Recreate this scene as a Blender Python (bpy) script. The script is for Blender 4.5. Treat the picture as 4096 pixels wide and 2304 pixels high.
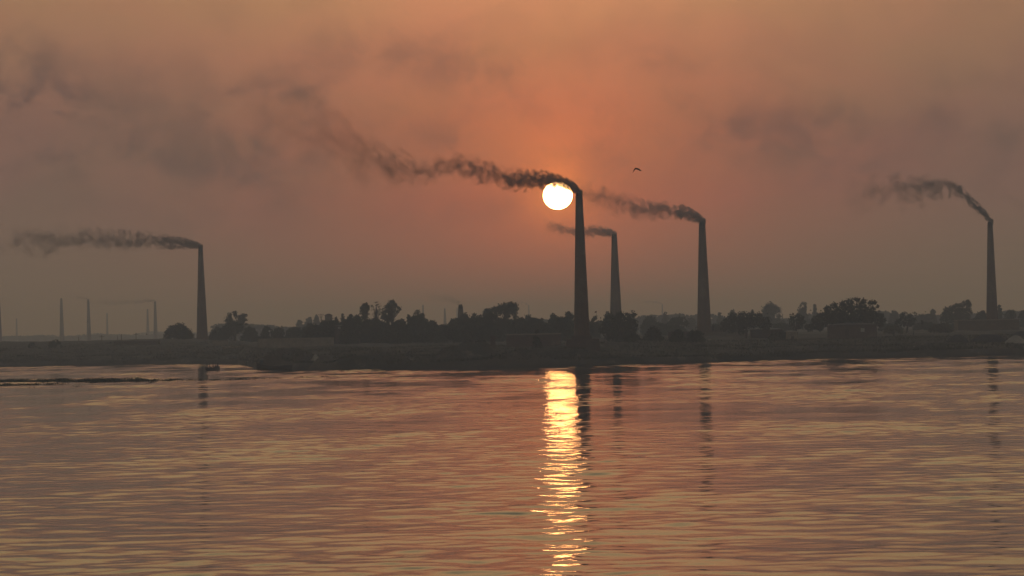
import bpy, math, random
import numpy as np
from mathutils import Vector, Matrix

sc = bpy.context.scene
for o in list(bpy.data.objects):
    bpy.data.objects.remove(o, do_unlink=True)
COL = sc.collection
rad = math.radians

# ------------------------------------------------------------------ camera
F = 12575.0                    # focal length in photo pixels (4096 wide)
CAM_H = 9.0
ROLL = 0.0201
PITCH = math.atan(156.0 / F)
cr, sr = math.cos(ROLL), math.sin(ROLL)
RIGHT = Vector((1, 0, 0))
FWD = Vector((0, math.cos(PITCH), math.sin(PITCH)))
UPV = Vector((0, -math.sin(PITCH), math.cos(PITCH)))
cam_d = bpy.data.cameras.new('camera')
cam_d.sensor_width = 36.0
cam_d.lens = 36.0 * F / 4096.0
cam_d.clip_start = 0.5
cam_d.clip_end = 30000
cam = bpy.data.objects.new('camera', cam_d)
COL.objects.link(cam)
CX = RIGHT * cr - UPV * sr
CY = RIGHT * sr + UPV * cr
CZ = -FWD
cam.matrix_world = Matrix(((CX.x, CY.x, CZ.x, 0), (CX.y, CY.y, CZ.y, 0), (CX.z, CY.z, CZ.z, CAM_H), (0, 0, 0, 1)))
sc.camera = cam


def ray(px, py):
    return CX * (px - 2048.0) - CY * (py - 1152.0) + FWD * F


def P(px, py, D):
    """the point at distance D (metres along +y) that the photo shows at px, py"""
    r = ray(px, py)
    k = D / r.y
    return Vector((r.x * k, D, CAM_H + r.z * k))


def azel(px, py):
    r = ray(px, py)
    return math.degrees(math.atan2(r.x, r.y)), math.degrees(math.atan2(r.z, math.hypot(r.x, r.y)))


def water_hit(px, py):
    r = ray(px, py)
    k = -CAM_H / r.z
    return r.x * k, r.y * k


# ------------------------------------------------------------------ sky, sun, exposure
SUN_AZ, SUN_EL = azel(2231, 782)
sc.view_settings.view_transform = 'Standard'
sc.view_settings.look = 'None'
sc.view_settings.exposure = 0
sc.view_settings.gamma = 1


def lin(c):
    return tuple(((v / 255.0) / 12.92 if v / 255.0 <= 0.04045 else ((v / 255.0 + 0.055) / 1.055) ** 2.4) for v in c)


class NT:
    """small helper for node trees"""
    def __init__(s, tree):
        s.t = tree
        s.t.nodes.clear()

    def n(s, kind, **kw):
        nd = s.t.nodes.new(kind)
        for k, v in kw.items():
            setattr(nd, k, v)
        return nd

    def put(s, sock, v):
        if isinstance(v, bpy.types.NodeSocket):
            s.t.links.new(v, sock)
        elif v is not None:
            sock.default_value = v

    def m(s, op, a, b=None, c=None, clamp=False):
        nd = s.n('ShaderNodeMath', operation=op, use_clamp=clamp)
        s.put(nd.inputs[0], a)
        if b is not None:
            s.put(nd.inputs[1], b)
        if c is not None:
            s.put(nd.inputs[2], c)
        return nd.outputs[0]

    def vm(s, op, a, b=None):
        nd = s.n('ShaderNodeVectorMath', operation=op)
        s.put(nd.inputs[0], a)
        if b is not None:
            s.put(nd.inputs[1], b)
        return nd.outputs[1] if op in ('DOT_PRODUCT', 'LENGTH', 'DISTANCE') else nd.outputs[0]

    def xyz(s, x, y, z):
        nd = s.n('ShaderNodeCombineXYZ')
        s.put(nd.inputs[0], x); s.put(nd.inputs[1], y); s.put(nd.inputs[2], z)
        return nd.outputs[0]

    def sep(s, v):
        nd = s.n('ShaderNodeSeparateXYZ')
        s.put(nd.inputs[0], v)
        return nd.outputs

    def ramp(s, fac, stops, interp='LINEAR'):
        nd = s.n('ShaderNodeValToRGB')
        nd.color_ramp.interpolation = interp
        el = nd.color_ramp.elements
        while len(el) < len(stops):
            el.new(0.5)
        for e, (p, c) in zip(el, stops):
            e.position = p
            e.color = (*c, 1) if len(c) == 3 else c
        s.put(nd.inputs[0], fac)
        return nd.outputs[0]

    def mix(s, fac, a, b, blend='MIX'):
        nd = s.n('ShaderNodeMix', data_type='RGBA', blend_type=blend)
        s.put(nd.inputs[0], fac)
        s.put(nd.inputs[6], a if isinstance(a, bpy.types.NodeSocket) else (*a, 1))
        s.put(nd.inputs[7], b if isinstance(b, bpy.types.NodeSocket) else (*b, 1))
        return nd.outputs[2]

    def noise(s, vec, scale, detail=4, rough=0.55, dist=0.0, lac=2.0):
        nd = s.n('ShaderNodeTexNoise')
        s.put(nd.inputs['Vector'], vec)
        nd.inputs['Scale'].default_value = scale
        nd.inputs['Detail'].default_value = detail
        nd.inputs['Roughness'].default_value = rough
        nd.inputs['Distortion'].default_value = dist
        nd.inputs['Lacunarity'].default_value = lac
        return nd.outputs[0]

    def smooth(s, v, a, b):
        nd = s.n('ShaderNodeMapRange', interpolation_type='SMOOTHSTEP')
        s.put(nd.inputs[0], v)
        nd.inputs[1].default_value = a
        nd.inputs[2].default_value = b
        return nd.outputs[0]

    def curve(s, v, pts):
        nd = s.n('ShaderNodeFloatCurve')
        cv = nd.mapping.curves[0]
        while len(cv.points) < len(pts):
            cv.points.new(0.5, 0.5)
        for p, (x, y) in zip(cv.points, pts):
            p.location = (x, y)
        nd.mapping.update()
        s.put(nd.inputs['Value'], v)
        return nd.outputs[0]


world = bpy.data.worlds.new('World')
sc.world = world
world.use_nodes = True
W = NT(world.node_tree)
vec = W.n('ShaderNodeTexCoord').outputs['Generated']
X, Y, Z = W.sep(vec)[:3]
AZ = W.m('MULTIPLY', W.m('ARCTAN2', X, Y), 180 / math.pi)
EL = W.m('MULTIPLY', W.m('ARCSINE', Z), 180 / math.pi)
ELN = W.m('SQRT', W.m('MAXIMUM', W.m('DIVIDE', EL, 90.0), 0.0))      # sqrt spreads the low elevations


def stop(el, c):
    return (math.sqrt(el / 90.0), lin(c))


side = W.ramp(ELN, [stop(0, (114, 97, 86)), stop(1.2, (114, 96, 85)), stop(2.4, (120, 96, 87)), stop(3.7, (129, 100, 87)), stop(4.8, (149, 112, 90)),
                    stop(6, (162, 121, 92)), stop(7.5, (190, 152, 108)), stop(10, (206, 172, 124)), stop(14.5, (196, 172, 130)), stop(21, (124, 124, 112)),
                    stop(35, (118, 126, 134)), stop(90, (118, 127, 140))])
cent = W.ramp(ELN, [stop(0, (142, 103, 88)), stop(1.0, (164, 101, 81)), stop(2.4, (176, 101, 76)), stop(3.7, (186, 114, 80)), stop(4.8, (192, 128, 90)),
                    stop(6, (212, 147, 104)), stop(9, (226, 176, 125)), stop(14.5, (206, 176, 130)), stop(21, (126, 124, 110)),
                    stop(35, (118, 126, 134)), stop(90, (118, 127, 140))])
daz = W.m('SUBTRACT', AZ, SUN_AZ - 0.3)
wc = W.m('POWER', math.e, W.m('MULTIPLY', W.m('MULTIPLY', daz, daz), -1 / (2 * 3.7 ** 2)))
sky = W.mix(wc, side, cent)
# the glow about the sun, a little stronger above it
sv = Vector((math.sin(rad(SUN_AZ)) * math.cos(rad(SUN_EL)), math.cos(rad(SUN_AZ)) * math.cos(rad(SUN_EL)), math.sin(rad(SUN_EL))))
dot = W.vm('DOT_PRODUCT', vec, tuple(sv))
ang = W.m('MULTIPLY', W.m('ARCCOSINE', W.m('MINIMUM', dot, 1.0)), 180 / math.pi)
dy = W.m('SUBTRACT', EL, SUN_EL + 0.25)
dx = W.m('SUBTRACT', AZ, SUN_AZ)
ga = W.m('SQRT', W.m('ADD', W.m('MULTIPLY', W.m('MULTIPLY', dy, dy), 0.75), W.m('MULTIPLY', dx, dx)))
g1 = W.m('POWER', math.e, W.m('MULTIPLY', ga, -1 / 0.8))
g2 = W.m('POWER', math.e, W.m('MULTIPLY', ga, -1 / 1.7))


def vscale(c, s):
    nd = W.n('ShaderNodeVectorMath', operation='SCALE')
    W.put(nd.inputs[0], c)
    W.put(nd.inputs[3], s)
    return nd.outputs[0]


g0 = W.m('POWER', math.e, W.m('MULTIPLY', ang, -1 / 0.22))
glow = W.vm('ADD', W.vm('ADD', vscale((0.9, 0.3, 0.02), g0), vscale((0.52, 0.13, 0.0), g1)), vscale((0.12, 0.012, 0.002), g2))
sky = W.vm('ADD', sky, glow)
# old smoke drifting high over the river: darker veils
ae = W.xyz(W.m('MULTIPLY', AZ, 0.85), EL, 3.1)
wn = W.n('ShaderNodeVectorMath', operation='ADD')
W.put(wn.inputs[0], ae)
nz = W.n('ShaderNodeTexNoise')
W.put(nz.inputs['Vector'], ae)
nz.inputs['Scale'].default_value = 0.9
nz.inputs['Detail'].default_value = 3
W.put(wn.inputs[1], nz.outputs['Color'])
n1 = W.noise(wn.outputs[0], 0.75, 5, 0.56)
n2 = W.noise(wn.outputs[0], 1.9, 4, 0.6)
nn = W.m('ADD', W.m('MULTIPLY', n1, 0.74), W.m('MULTIPLY', n2, 0.26))
BLOBS = [(30, 390, 170, 130, -0.5, 1.5), (190, 530, 240, 120, -0.4, 0.9), (430, 590, 190, 90, -0.2, 0.55), (860, 690, 240, 110, -0.1, 0.5), (700, 900, 300, 120, 0, 0.15),
         (1180, 400, 220, 110, -0.3, 0.5), (600, 420, 420, 120, -0.2, 0.3), (1060, 560, 150, 130, -0.9, 0.5), (1560, 210, 300, 80, -0.2, 0.35), (2050, 360, 260, 80, -0.4, 0.5), (2350, 560, 150, 60, -0.5, 0.3),
         (1800, 560, 300, 60, -0.3, 0.25), (2760, 470, 200, 90, -0.1, 0.4), (2900, 470, 170, 90, -0.2, 0.25), (3210, 590, 190, 70, -0.1, 0.45), (3420, 700, 180, 60, 0.1, 0.35),
         (3750, 430, 300, 90, 0.1, 0.4), (4020, 560, 160, 120, 0.1, 0.4), (3300, 480, 250, 90, 0, 0.25), (2650, 250, 250, 90, 0, 0.2), (560, 250, 260, 70, -0.3, 0.15),
         (1560, 880, 260, 50, 0.1, 0.15), (1950, 820, 130, 40, 0.1, 0.2)]
veil = None
aev = W.xyz(AZ, EL, 0.0)
for bx_, by_, sx_, sy_, rot, amp in BLOBS:
    a0, e0 = azel(bx_, by_)
    k = 180 / math.pi / F * 1.25 * 2.3
    mp = W.n('ShaderNodeMapping', vector_type='TEXTURE')
    W.put(mp.inputs[0], aev)
    mp.inputs[1].default_value = (a0, e0, 0)
    mp.inputs[2].default_value = (0, 0, rot)
    mp.inputs[3].default_value = (sx_ * k, sy_ * k, 1)
    gr = W.n('ShaderNodeTexGradient', gradient_type='QUADRATIC_SPHERE')
    W.put(gr.inputs[0], mp.outputs[0])
    veil = W.m('MULTIPLY_ADD', gr.outputs[1], amp * 1.15, veil if veil is not None else 0.0)
thr = W.smooth(nn, 0.39, 0.64)
placed = W.m('MULTIPLY', veil, W.m('ADD', W.m('MULTIPLY', thr, 1.1), 0.15))
band = W.m('MULTIPLY', W.smooth(EL, 1.0, 2.6), W.m('SUBTRACT', 1.0, W.smooth(EL, 5.5, 11.0)))
free = W.m('MULTIPLY', W.m('MULTIPLY', W.smooth(nn, 0.42, 0.68), band), 0.11)
dark = W.m('MINIMUM', W.m('ADD', W.m('MULTIPLY', placed, 0.66), free), 0.78)
sky = W.mix(dark, sky, lin((84, 70, 68)))
# slow warm and cool patches in the haze
tint = W.noise(W.xyz(W.m('MULTIPLY', AZ, 0.5), EL, 9.0), 0.55, 3, 0.5)
sky = W.mix(W.m('MULTIPLY', band, 0.8), sky, W.mix(1.0, sky, W.ramp(tint, [(0.35, (1.07, 0.965, 1.02)), (0.65, (0.97, 1.0, 0.96))]), 'MULTIPLY'))
# clear physical sky takes over above the smoke
nish = W.n('ShaderNodeTexSky', sky_type='NISHITA')
nish.sun_disc = False
nish.sun_elevation = rad(SUN_EL)
nish.sun_rotation = rad(SUN_AZ)
nish.air_density = 1.0
nish.dust_density = 4.0
nishs = vscale(nish.outputs[0], 0.1)
sky = W.mix(W.m('MULTIPLY', W.smooth(EL, 22.0, 55.0), 0.5), sky, nishs)
# the sun's own disc
dyd = W.m('MULTIPLY', W.m('SUBTRACT', EL, SUN_EL), 1.05)      # flattened a little by the thick air
angd = W.m('SQRT', W.m('ADD', W.m('MULTIPLY', dx, dx), W.m('MULTIPLY', dyd, dyd)))
disc = W.m('SUBTRACT', 1.0, W.smooth(angd, 0.262, 0.272))
sky = W.vm('ADD', sky, vscale((36.0, 20.0, 8.5), disc))
bg = W.n('ShaderNodeBackground')
W.put(bg.inputs[0], sky)
bg.inputs[1].default_value = 1.0
out = W.n('ShaderNodeOutputWorld')
W.put(out.inputs[0], bg.outputs[0])
world.cycles.sampling_method = 'MANUAL'
world.cycles.sample_map_resolution = 4096

sun_d = bpy.data.lights.new('sun', 'SUN')
sun_d.energy = 0.0008            # a smoke-dimmed sun on the horizon
sun_d.angle = rad(0.53)
sun_d.color = (1.0, 0.5, 0.2)
sun = bpy.data.objects.new('sun', sun_d)
COL.objects.link(sun)
sun.rotation_euler = sv.to_track_quat('Z', 'Y').to_euler()
sun.location = (0, 300, 60)

cy = sc.cycles
cy.use_denoising = True
cy.transparent_max_bounces = 64
cy.max_bounces = 6
cy.diffuse_bounces = 2
cy.glossy_bounces = 3
cy.volume_bounces = 0
cy.sample_clamp_indirect = 6
cy.volume_max_steps = 256

# ------------------------------------------------------------------ helpers
rng = np.random.default_rng(7)
random.seed(7)


def tag(o, label=None, cat=None, group=None, kind=None):
    if label: o['label'] = label
    if cat: o['category'] = cat
    if group: o['group'] = group
    if kind: o['kind'] = kind
    return o


def mesh_obj(name, verts, faces, mat, parent=None, smooth=False):
    me = bpy.data.meshes.new(name)
    if isinstance(faces, np.ndarray):
        nf, k = faces.shape
        me.vertices.add(len(verts))
        me.vertices.foreach_set('co', np.asarray(verts, dtype=np.float32).ravel())
        me.loops.add(nf * k)
        me.loops.foreach_set('vertex_index', faces.astype(np.int32).ravel())
        me.polygons.add(nf)
        me.polygons.foreach_set('loop_start', (np.arange(nf) * k).astype(np.int32))
        me.update(calc_edges=True)
    else:
        me.from_pydata([tuple(v) for v in verts], [], faces)
        me.update()
    if smooth:
        me.polygons.foreach_set('use_smooth', np.ones(len(me.polygons), dtype=bool))
    if mat:
        me.materials.append(mat)
    o = bpy.data.objects.new(name, me)
    COL.objects.link(o)
    if parent:
        o.parent = parent
    return o


def empty(name, loc, label, cat, group=None, rz=0):
    o = bpy.data.objects.new(name, None)
    COL.objects.link(o)
    o.location = loc
    o.rotation_euler = (0, 0, rz)
    o.empty_display_size = 0.5
    return tag(o, label, cat, group)


class MB:
    """collects boxes, tubes and patches into one mesh"""
    def __init__(s):
        s.v, s.f = [], []

    def add(s, vs, fs):
        b = len(s.v)
        s.v += [tuple(v) for v in vs]
        s.f += [tuple(i + b for i in f) for f in fs]
        return s

    def box(s, x0, x1, y0, y1, z0, z1, taper=0.0):
        t = taper
        vs = [(x0, y0, z0), (x1, y0, z0), (x1, y1, z0), (x0, y1, z0), (x0 + t, y0 + t, z1), (x1 - t, y0 + t, z1), (x1 - t, y1 - t, z1), (x0 + t, y1 - t, z1)]
        return s.add(vs, [(3, 2, 1, 0), (4, 5, 6, 7), (0, 1, 5, 4), (1, 2, 6, 5), (2, 3, 7, 6), (3, 0, 4, 7)])

    def tube(s, pts, radii, seg=7, caps=True):
        pts = [Vector(p) for p in pts]
        rings = []
        for i, p in enumerate(pts):
            d = (pts[min(i + 1, len(pts) - 1)] - pts[max(i - 1, 0)]).normalized()
            a = Vector((0, 1, 0)) if abs(d.y) < 0.8 else Vector((1, 0, 0))
            u = d.cross(a).normalized()
            w = d.cross(u)
            rings.append([p + (u * math.cos(2 * math.pi * j / seg) + w * math.sin(2 * math.pi * j / seg)) * radii[i] for j in range(seg)])
        vs = [v for r in rings for v in r]
        fs = []
        for i in range(len(pts) - 1):
            for j in range(seg):
                a, b = i * seg + j, i * seg + (j + 1) % seg
                fs.append((a, b, b + seg, a + seg))
        if caps:
            fs.append(tuple(range(seg))[::-1])
            fs.append(tuple(range((len(pts) - 1) * seg, len(pts) * seg)))
        return s.add(vs, fs)

    def lathe(s, prof, seg=28, wob=0.0):
        vs, fs = [], []
        for (r, z) in prof:
            for j in range(seg):
                a = 2 * math.pi * j / seg
                rr = r * (1 + wob * random.uniform(-1, 1))
                vs.append((rr * math.cos(a), rr * math.sin(a), z))
        for i in range(len(prof) - 1):
            for j in range(seg):
                a, b = i * seg + j, i * seg + (j + 1) % seg
                fs.append((a, b, b + seg, a + seg))
        return s.add(vs, fs)

    def build(s, name, mat, parent=None, smooth=False):
        return mesh_obj(name, s.v, s.f, mat, parent, smooth)


def vnoise(x, y, seed=0):
    xi, yi = np.floor(x).astype(np.int64), np.floor(y).astype(np.int64)
    xf, yf = x - xi, y - yi
    u, v = xf * xf * (3 - 2 * xf), yf * yf * (3 - 2 * yf)

    def h(a, b):
        n = (a * 374761393 + b * 668265263 + seed * 974634777) & 0xFFFFFFFF
        n = ((n ^ (n >> 13)) * 1274126177) & 0xFFFFFFFF
        return ((n ^ (n >> 16)) & 0xFFFF) / 65535.0
    return (h(xi, yi) * (1 - u) + h(xi + 1, yi) * u) * (1 - v) + (h(xi, yi + 1) * (1 - u) + h(xi + 1, yi + 1) * u) * v


def fbm(x, y, oct=4, seed=0, rough=0.5):
    a, s, t = 1.0, 0.0, 0.0
    for i in range(oct):
        s = s + a * (vnoise(x, y, seed + i * 17) - 0.5)
        t += a
        a *= rough
        x, y = x * 2.03 + 5.1, y * 2.03 + 9.7
    return s / t * 2


def sstep(x, a, b):
    t = np.clip((x - a) / (b - a), 0, 1)
    return t * t * (3 - 2 * t)


# ------------------------------------------------------------------ materials
def material(name, build):
    m = bpy.data.materials.new(name)
    m.use_nodes = True
    build(NT(m.node_tree))
    return m


def principled(T, color, rough=0.8, bump=None, bump_d=0.1, spec=0.3, metal=0.0):
    b = T.n('ShaderNodeBsdfPrincipled')
    T.put(b.inputs['Base Color'], color if isinstance(color, bpy.types.NodeSocket) else (*color, 1))
    T.put(b.inputs['Roughness'], rough)
    b.inputs['Specular IOR Level'].default_value = spec
    b.inputs['Metallic'].default_value = metal
    if bump is not None:
        bn = T.n('ShaderNodeBump')
        bn.inputs['Strength'].default_value = 0.6
        bn.inputs['Distance'].default_value = bump_d
        T.put(bn.inputs['Height'], bump)
        T.put(b.inputs['Normal'], bn.outputs[0])
    o = T.n('ShaderNodeOutputMaterial')
    T.put(o.inputs[0], b.outputs[0])
    return b


def simple(name, c1, c2, scale=1.0, rough=0.85, bump_d=0.05, spec=0.2, stretch=(1, 1, 1)):
    def bld(T):
        co = T.n('ShaderNodeTexCoord').outputs['Object']
        co = T.vm('MULTIPLY', co, stretch)
        n = T.noise(co, scale, 5, 0.6)
        principled(T, T.ramp(n, [(0.35, c1), (0.65, c2)]), rough, n, bump_d, spec)
    return material(name, bld)


def brick_mat(name, c1, c2, mortar, round_=False, soot_z=None):
    def bld(T):
        co = T.n('ShaderNodeTexCoord').outputs['Object']
        x, y, z = T.sep(co)[:3]
        if round_:
            u = T.m('MULTIPLY', T.m('ARCTAN2', y, x), 1.5)
            uv = T.xyz(u, z, 0)
        else:
            uv = T.xyz(T.m('ADD', x, y), z, 0)
        br = T.n('ShaderNodeTexBrick')
        T.put(br.inputs['Vector'], uv)
        br.inputs['Color1'].default_value = (*c1, 1)
        br.inputs['Color2'].default_value = (*c2, 1)
        br.inputs['Mortar'].default_value = (*mortar, 1)
        br.inputs['Scale'].default_value = 1.0
        br.inputs['Brick Width'].default_value = 0.25
        br.inputs['Row Height'].default_value = 0.085
        br.inputs['Mortar Size'].default_value = 0.012
        st = T.noise(T.vm('MULTIPLY', co, (1.2, 1.2, 0.12)), 1.0, 5, 0.6)
        c = T.mix(T.smooth(st, 0.42, 0.7), br.outputs[0], (0.05, 0.042, 0.038))
        big = T.noise(co, 0.35, 4, 0.6)
        c = T.mix(T.m('MULTIPLY', T.smooth(big, 0.5, 0.7), 0.5), c, (0.16, 0.14, 0.12))
        if soot_z:
            c = T.mix(T.smooth(z, soot_z - 5.0, soot_z), c, (0.012, 0.011, 0.01))
        principled(T, c, 0.9, br.outputs[1], 0.01, 0.15)
    return material(name, bld)


M = {}
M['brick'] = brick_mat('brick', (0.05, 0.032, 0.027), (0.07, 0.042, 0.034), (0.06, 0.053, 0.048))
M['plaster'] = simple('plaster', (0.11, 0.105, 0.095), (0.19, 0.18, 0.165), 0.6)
M['dark_wood'] = simple('dark_wood', (0.012, 0.01, 0.008), (0.035, 0.026, 0.018), 3.0, stretch=(0.3, 1, 1))
M['grey_wood'] = simple('grey_wood', (0.05, 0.045, 0.04), (0.1, 0.09, 0.08), 3.0)
M['tin'] = simple('tin', (0.045, 0.042, 0.04), (0.08, 0.074, 0.07), 1.2, rough=0.55, spec=0.4)
M['thatch'] = simple('thatch', (0.03, 0.024, 0.018), (0.07, 0.055, 0.04), 2.0)
M['blue_tarp'] = simple('blue_tarp', (0.03, 0.05, 0.09), (0.06, 0.09, 0.14), 1.0, rough=0.6)
M['coal'] = simple('coal', (0.012, 0.012, 0.014), (0.03, 0.03, 0.033), 0.9, bump_d=0.3)
M['clay'] = simple('clay', (0.05, 0.042, 0.034), (0.09, 0.075, 0.06), 0.5, bump_d=0.3)
M['sand'] = simple('sand', (0.17, 0.16, 0.145), (0.26, 0.24, 0.22), 0.5, bump_d=0.2)
M['feather'] = simple('feather', (0.01, 0.008, 0.006), (0.02, 0.015, 0.01), 9.0)
M['skin'] = simple('skin', (0.1, 0.055, 0.035), (0.12, 0.065, 0.04), 3.0, rough=0.6)
M['cloth_dark'] = simple('cloth_dark', (0.02, 0.022, 0.03), (0.04, 0.04, 0.05), 6.0)
M['cloth_red'] = simple('cloth_red', (0.12, 0.02, 0.015), (0.2, 0.03, 0.02), 4.0)
M['hair'] = simple('hair', (0.008, 0.007, 0.006), (0.015, 0.012, 0.01), 9.0)
M['iron'] = simple('iron', (0.03, 0.028, 0.026), (0.07, 0.06, 0.05), 3.0, rough=0.6, spec=0.4)
M['glass'] = simple('glass', (0.22, 0.25, 0.26), (0.3, 0.33, 0.34), 2.0, rough=0.35, spec=0.5)
M['bark'] = simple('bark', (0.03, 0.024, 0.018), (0.07, 0.055, 0.042), 4.0, stretch=(1, 1, 0.25))


def leaf_mat(name, c1, c2):
    def bld(T):
        gi = T.n('ShaderNodeNewGeometry')
        n = T.noise(T.n('ShaderNodeTexCoord').outputs['Object'], 0.45, 3, 0.6)
        c = T.mix(T.m('ADD', T.m('MULTIPLY', gi.outputs['Random Per Island'], 0.5), T.m('MULTIPLY', n, 0.5)), c1, c2)
        b = T.n('ShaderNodeBsdfDiffuse')
        T.put(b.inputs[0], c)
        tr = T.n('ShaderNodeBsdfTranslucent')
        T.put(tr.inputs[0], c)
        mx = T.n('ShaderNodeMixShader')
        mx.inputs[0].default_value = 0.18
        T.put(mx.inputs[1], b.outputs[0])
        T.put(mx.inputs[2], tr.outputs[0])
        o = T.n('ShaderNodeOutputMaterial')
        T.put(o.inputs[0], mx.outputs[0])
    return material(name, bld)


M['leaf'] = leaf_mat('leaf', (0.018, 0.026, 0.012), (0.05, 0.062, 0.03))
M['leaf_dry'] = leaf_mat('leaf_dry', (0.05, 0.05, 0.025), (0.1, 0.095, 0.05))
M['grass'] = leaf_mat('grass', (0.022, 0.026, 0.012), (0.06, 0.058, 0.032))
M['hyacinth'] = leaf_mat('hyacinth', (0.008, 0.016, 0.006), (0.02, 0.035, 0.014))


def ground_bld(T):
    co = T.n('ShaderNodeTexCoord').outputs['Object']
    n = T.noise(co, 0.035, 6, 0.62)
    f = T.noise(T.vm('MULTIPLY', co, (1, 0.5, 1)), 0.25, 6, 0.65)
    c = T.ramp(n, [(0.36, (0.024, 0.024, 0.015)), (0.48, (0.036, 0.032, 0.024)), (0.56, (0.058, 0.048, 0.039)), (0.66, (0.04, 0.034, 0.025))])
    c = T.mix(T.smooth(f, 0.56, 0.7), c, (0.12, 0.108, 0.096))
    z = T.sep(co)[2]
    wet = T.m('SUBTRACT', 1.0, T.smooth(z, 0.15, 0.7))
    c = T.mix(T.m('MULTIPLY', wet, 0.7), c, (0.022, 0.018, 0.014))
    principled(T, c, 0.92, f, 0.35, 0.15)


M['ground'] = material('ground', ground_bld)


def water_bld(T):
    co = T.n('ShaderNodeTexCoord').outputs['Object']
    b = T.n('ShaderNodeBsdfPrincipled')
    b.inputs['Base Color'].default_value = (0.016, 0.015, 0.011, 1)
    b.inputs['Roughness'].default_value = 0.03
    b.inputs['IOR'].default_value = 1.333
    b.inputs['Specular IOR Level'].default_value = 0.5
    # ripples finer than the modelled waves
    r1 = T.noise(T.vm('MULTIPLY', co, (1.1, 1.8, 1)), 1.5, 2, 0.5)
    bn = T.n('ShaderNodeBump')
    bn.inputs['Strength'].default_value = 1.0
    bn.inputs['Distance'].default_value = 0.008
    T.put(bn.inputs['Height'], r1)
    T.put(b.inputs['Normal'], bn.outputs[0])
    o = T.n('ShaderNodeOutputMaterial')
    T.put(o.inputs[0], b.outputs[0])


M['water'] = material('water', water_bld)

# ------------------------------------------------------------------ shoreline and terrain
SH = [(-900, 1478), (0, 1467), (400, 1460), (800, 1455), (950, 1456.5), (985, 1464), (1035, 1475), (1170, 1475), (1182, 1477), (1400, 1481), (1550, 1480), (1700, 1476.5), (2150, 1470),
      (2300, 1467.5), (2450, 1463.5), (2700, 1456.5), (2900, 1449.5), (3000, 1447), (3300, 1438), (3700, 1430), (4096, 1421), (4900, 1405)]
su, sd = [], []
for px_, py_ in SH:
    wx, wy = water_hit(px_, py_ - (3.5 if px_ >= 1400 else 0))
    su.append(wx / wy)
    sd.append(wy)
su = np.array([-2.0] + su + [2.0])
sd = np.array([sd[0] + 150] + sd + [sd[-1] + 150])


def shore(u):
    return np.interp(u, su, sd)


def U(px, py=1350):
    r = ray(px, py)
    return r.x / r.y


# (px, top y in the photo, half width px, distance, depth half m) of the earth mounds that belong to the land
MOUNDS = [(1130, 1391, 95, 772, 7), (1215, 1408, 45, 762, 5), (1905, 1363, 85, 735, 8), (1800, 1392, 60, 728, 6), (430, 1392, 150, 1075, 30), (600, 1388, 160, 1100, 30),
          (80, 1386, 110, 1030, 20), (1480, 1404, 160, 728, 6), (2600, 1402, 220, 800, 10), (3400, 1398, 260, 765, 7), (3680, 1394, 90, 765, 6), (2250, 1390, 260, 718, 6), (2100, 1398, 120, 712, 5)]


def ground_z(x, y):
    x = np.asarray(x, dtype=float)
    y = np.asarray(y, dtype=float)
    u = x / np.maximum(y, 1)
    d = y - shore(u)
    d = d + 2.6 * fbm(x / 9.0, y / 30.0, 4, 5)
    left = 1 - sstep(u, -0.1, -0.075)
    z = np.where(d < 0, -0.0 + d * 0.22, 0)
    z = np.maximum(z, -1.8)
    bank = 1.5 * sstep(d, 0, 3.5) + 0.9 * sstep(d, 5, 24) + 1.5 * sstep(d, 20, 90)
    far = 0.9 * sstep(d, 90, 260)
    z = z + bank + far
    z = z + left * 2.2 * sstep(d, 40, 150) * (1 - sstep(d, 260, 480))
    amp = sstep(d, 1, 12) * (1 - 0.75 * sstep(d, 150, 500))
    z = z + amp * (0.75 * fbm(x / 22.0, y / 28.0, 4, 1) + 0.35 * fbm(x / 5.0, y / 6.0, 3, 2))
    for (px, py, hw, D, dep) in MOUNDS:
        c = P(px, py, D)
        w = hw * D / F
        base = 2.2 if D < 900 else 4.6
        h = max(c.z - base, 0.5)
        q = ((x - c.x) / w) ** 2 + ((y - D) / dep) ** 2
        z = z + h * np.exp(-q ** 1.3) * (1 + 0.22 * fbm(x / 3.0, y / 4.0, 3, 3)) * sstep(d, -1, 4)
    return z


def gz(x, y):
    return float(ground_z(np.array([x]), np.array([y]))[0])


def on_ground(px, D, yref=1350):
    p = P(px, yref, D)
    p.z = gz(p.x, D)
    return p


# ground sheet, river bed included, from behind the camera to the horizon
uu = np.concatenate([np.linspace(-1.5, -0.24, 40)[:-1], np.linspace(-0.24, 0.24, 900), np.linspace(0.24, 1.5, 40)[1:]])
dd = np.concatenate([np.linspace(40, 600, 20)[:-1], np.linspace(600, 960, 320)[:-1], np.linspace(960, 1300, 130)[:-1], np.linspace(1300, 3000, 90)[:-1], np.geomspace(3000, 12000, 40)])
UU, DD = np.meshgrid(uu, dd)
xs, ys = (UU * DD), DD
zs = ground_z(xs, ys)
nr, nc = xs.shape


def grid_faces(nr, nc):
    i = np.arange(nr - 1)[:, None] * nc + np.arange(nc - 1)[None, :]
    i = i.ravel()
    return np.stack([i, i + 1, i + nc + 1, i + nc], 1)


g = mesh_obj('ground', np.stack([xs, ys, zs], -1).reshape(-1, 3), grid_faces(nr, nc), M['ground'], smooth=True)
tag(g, kind='structure')

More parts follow.
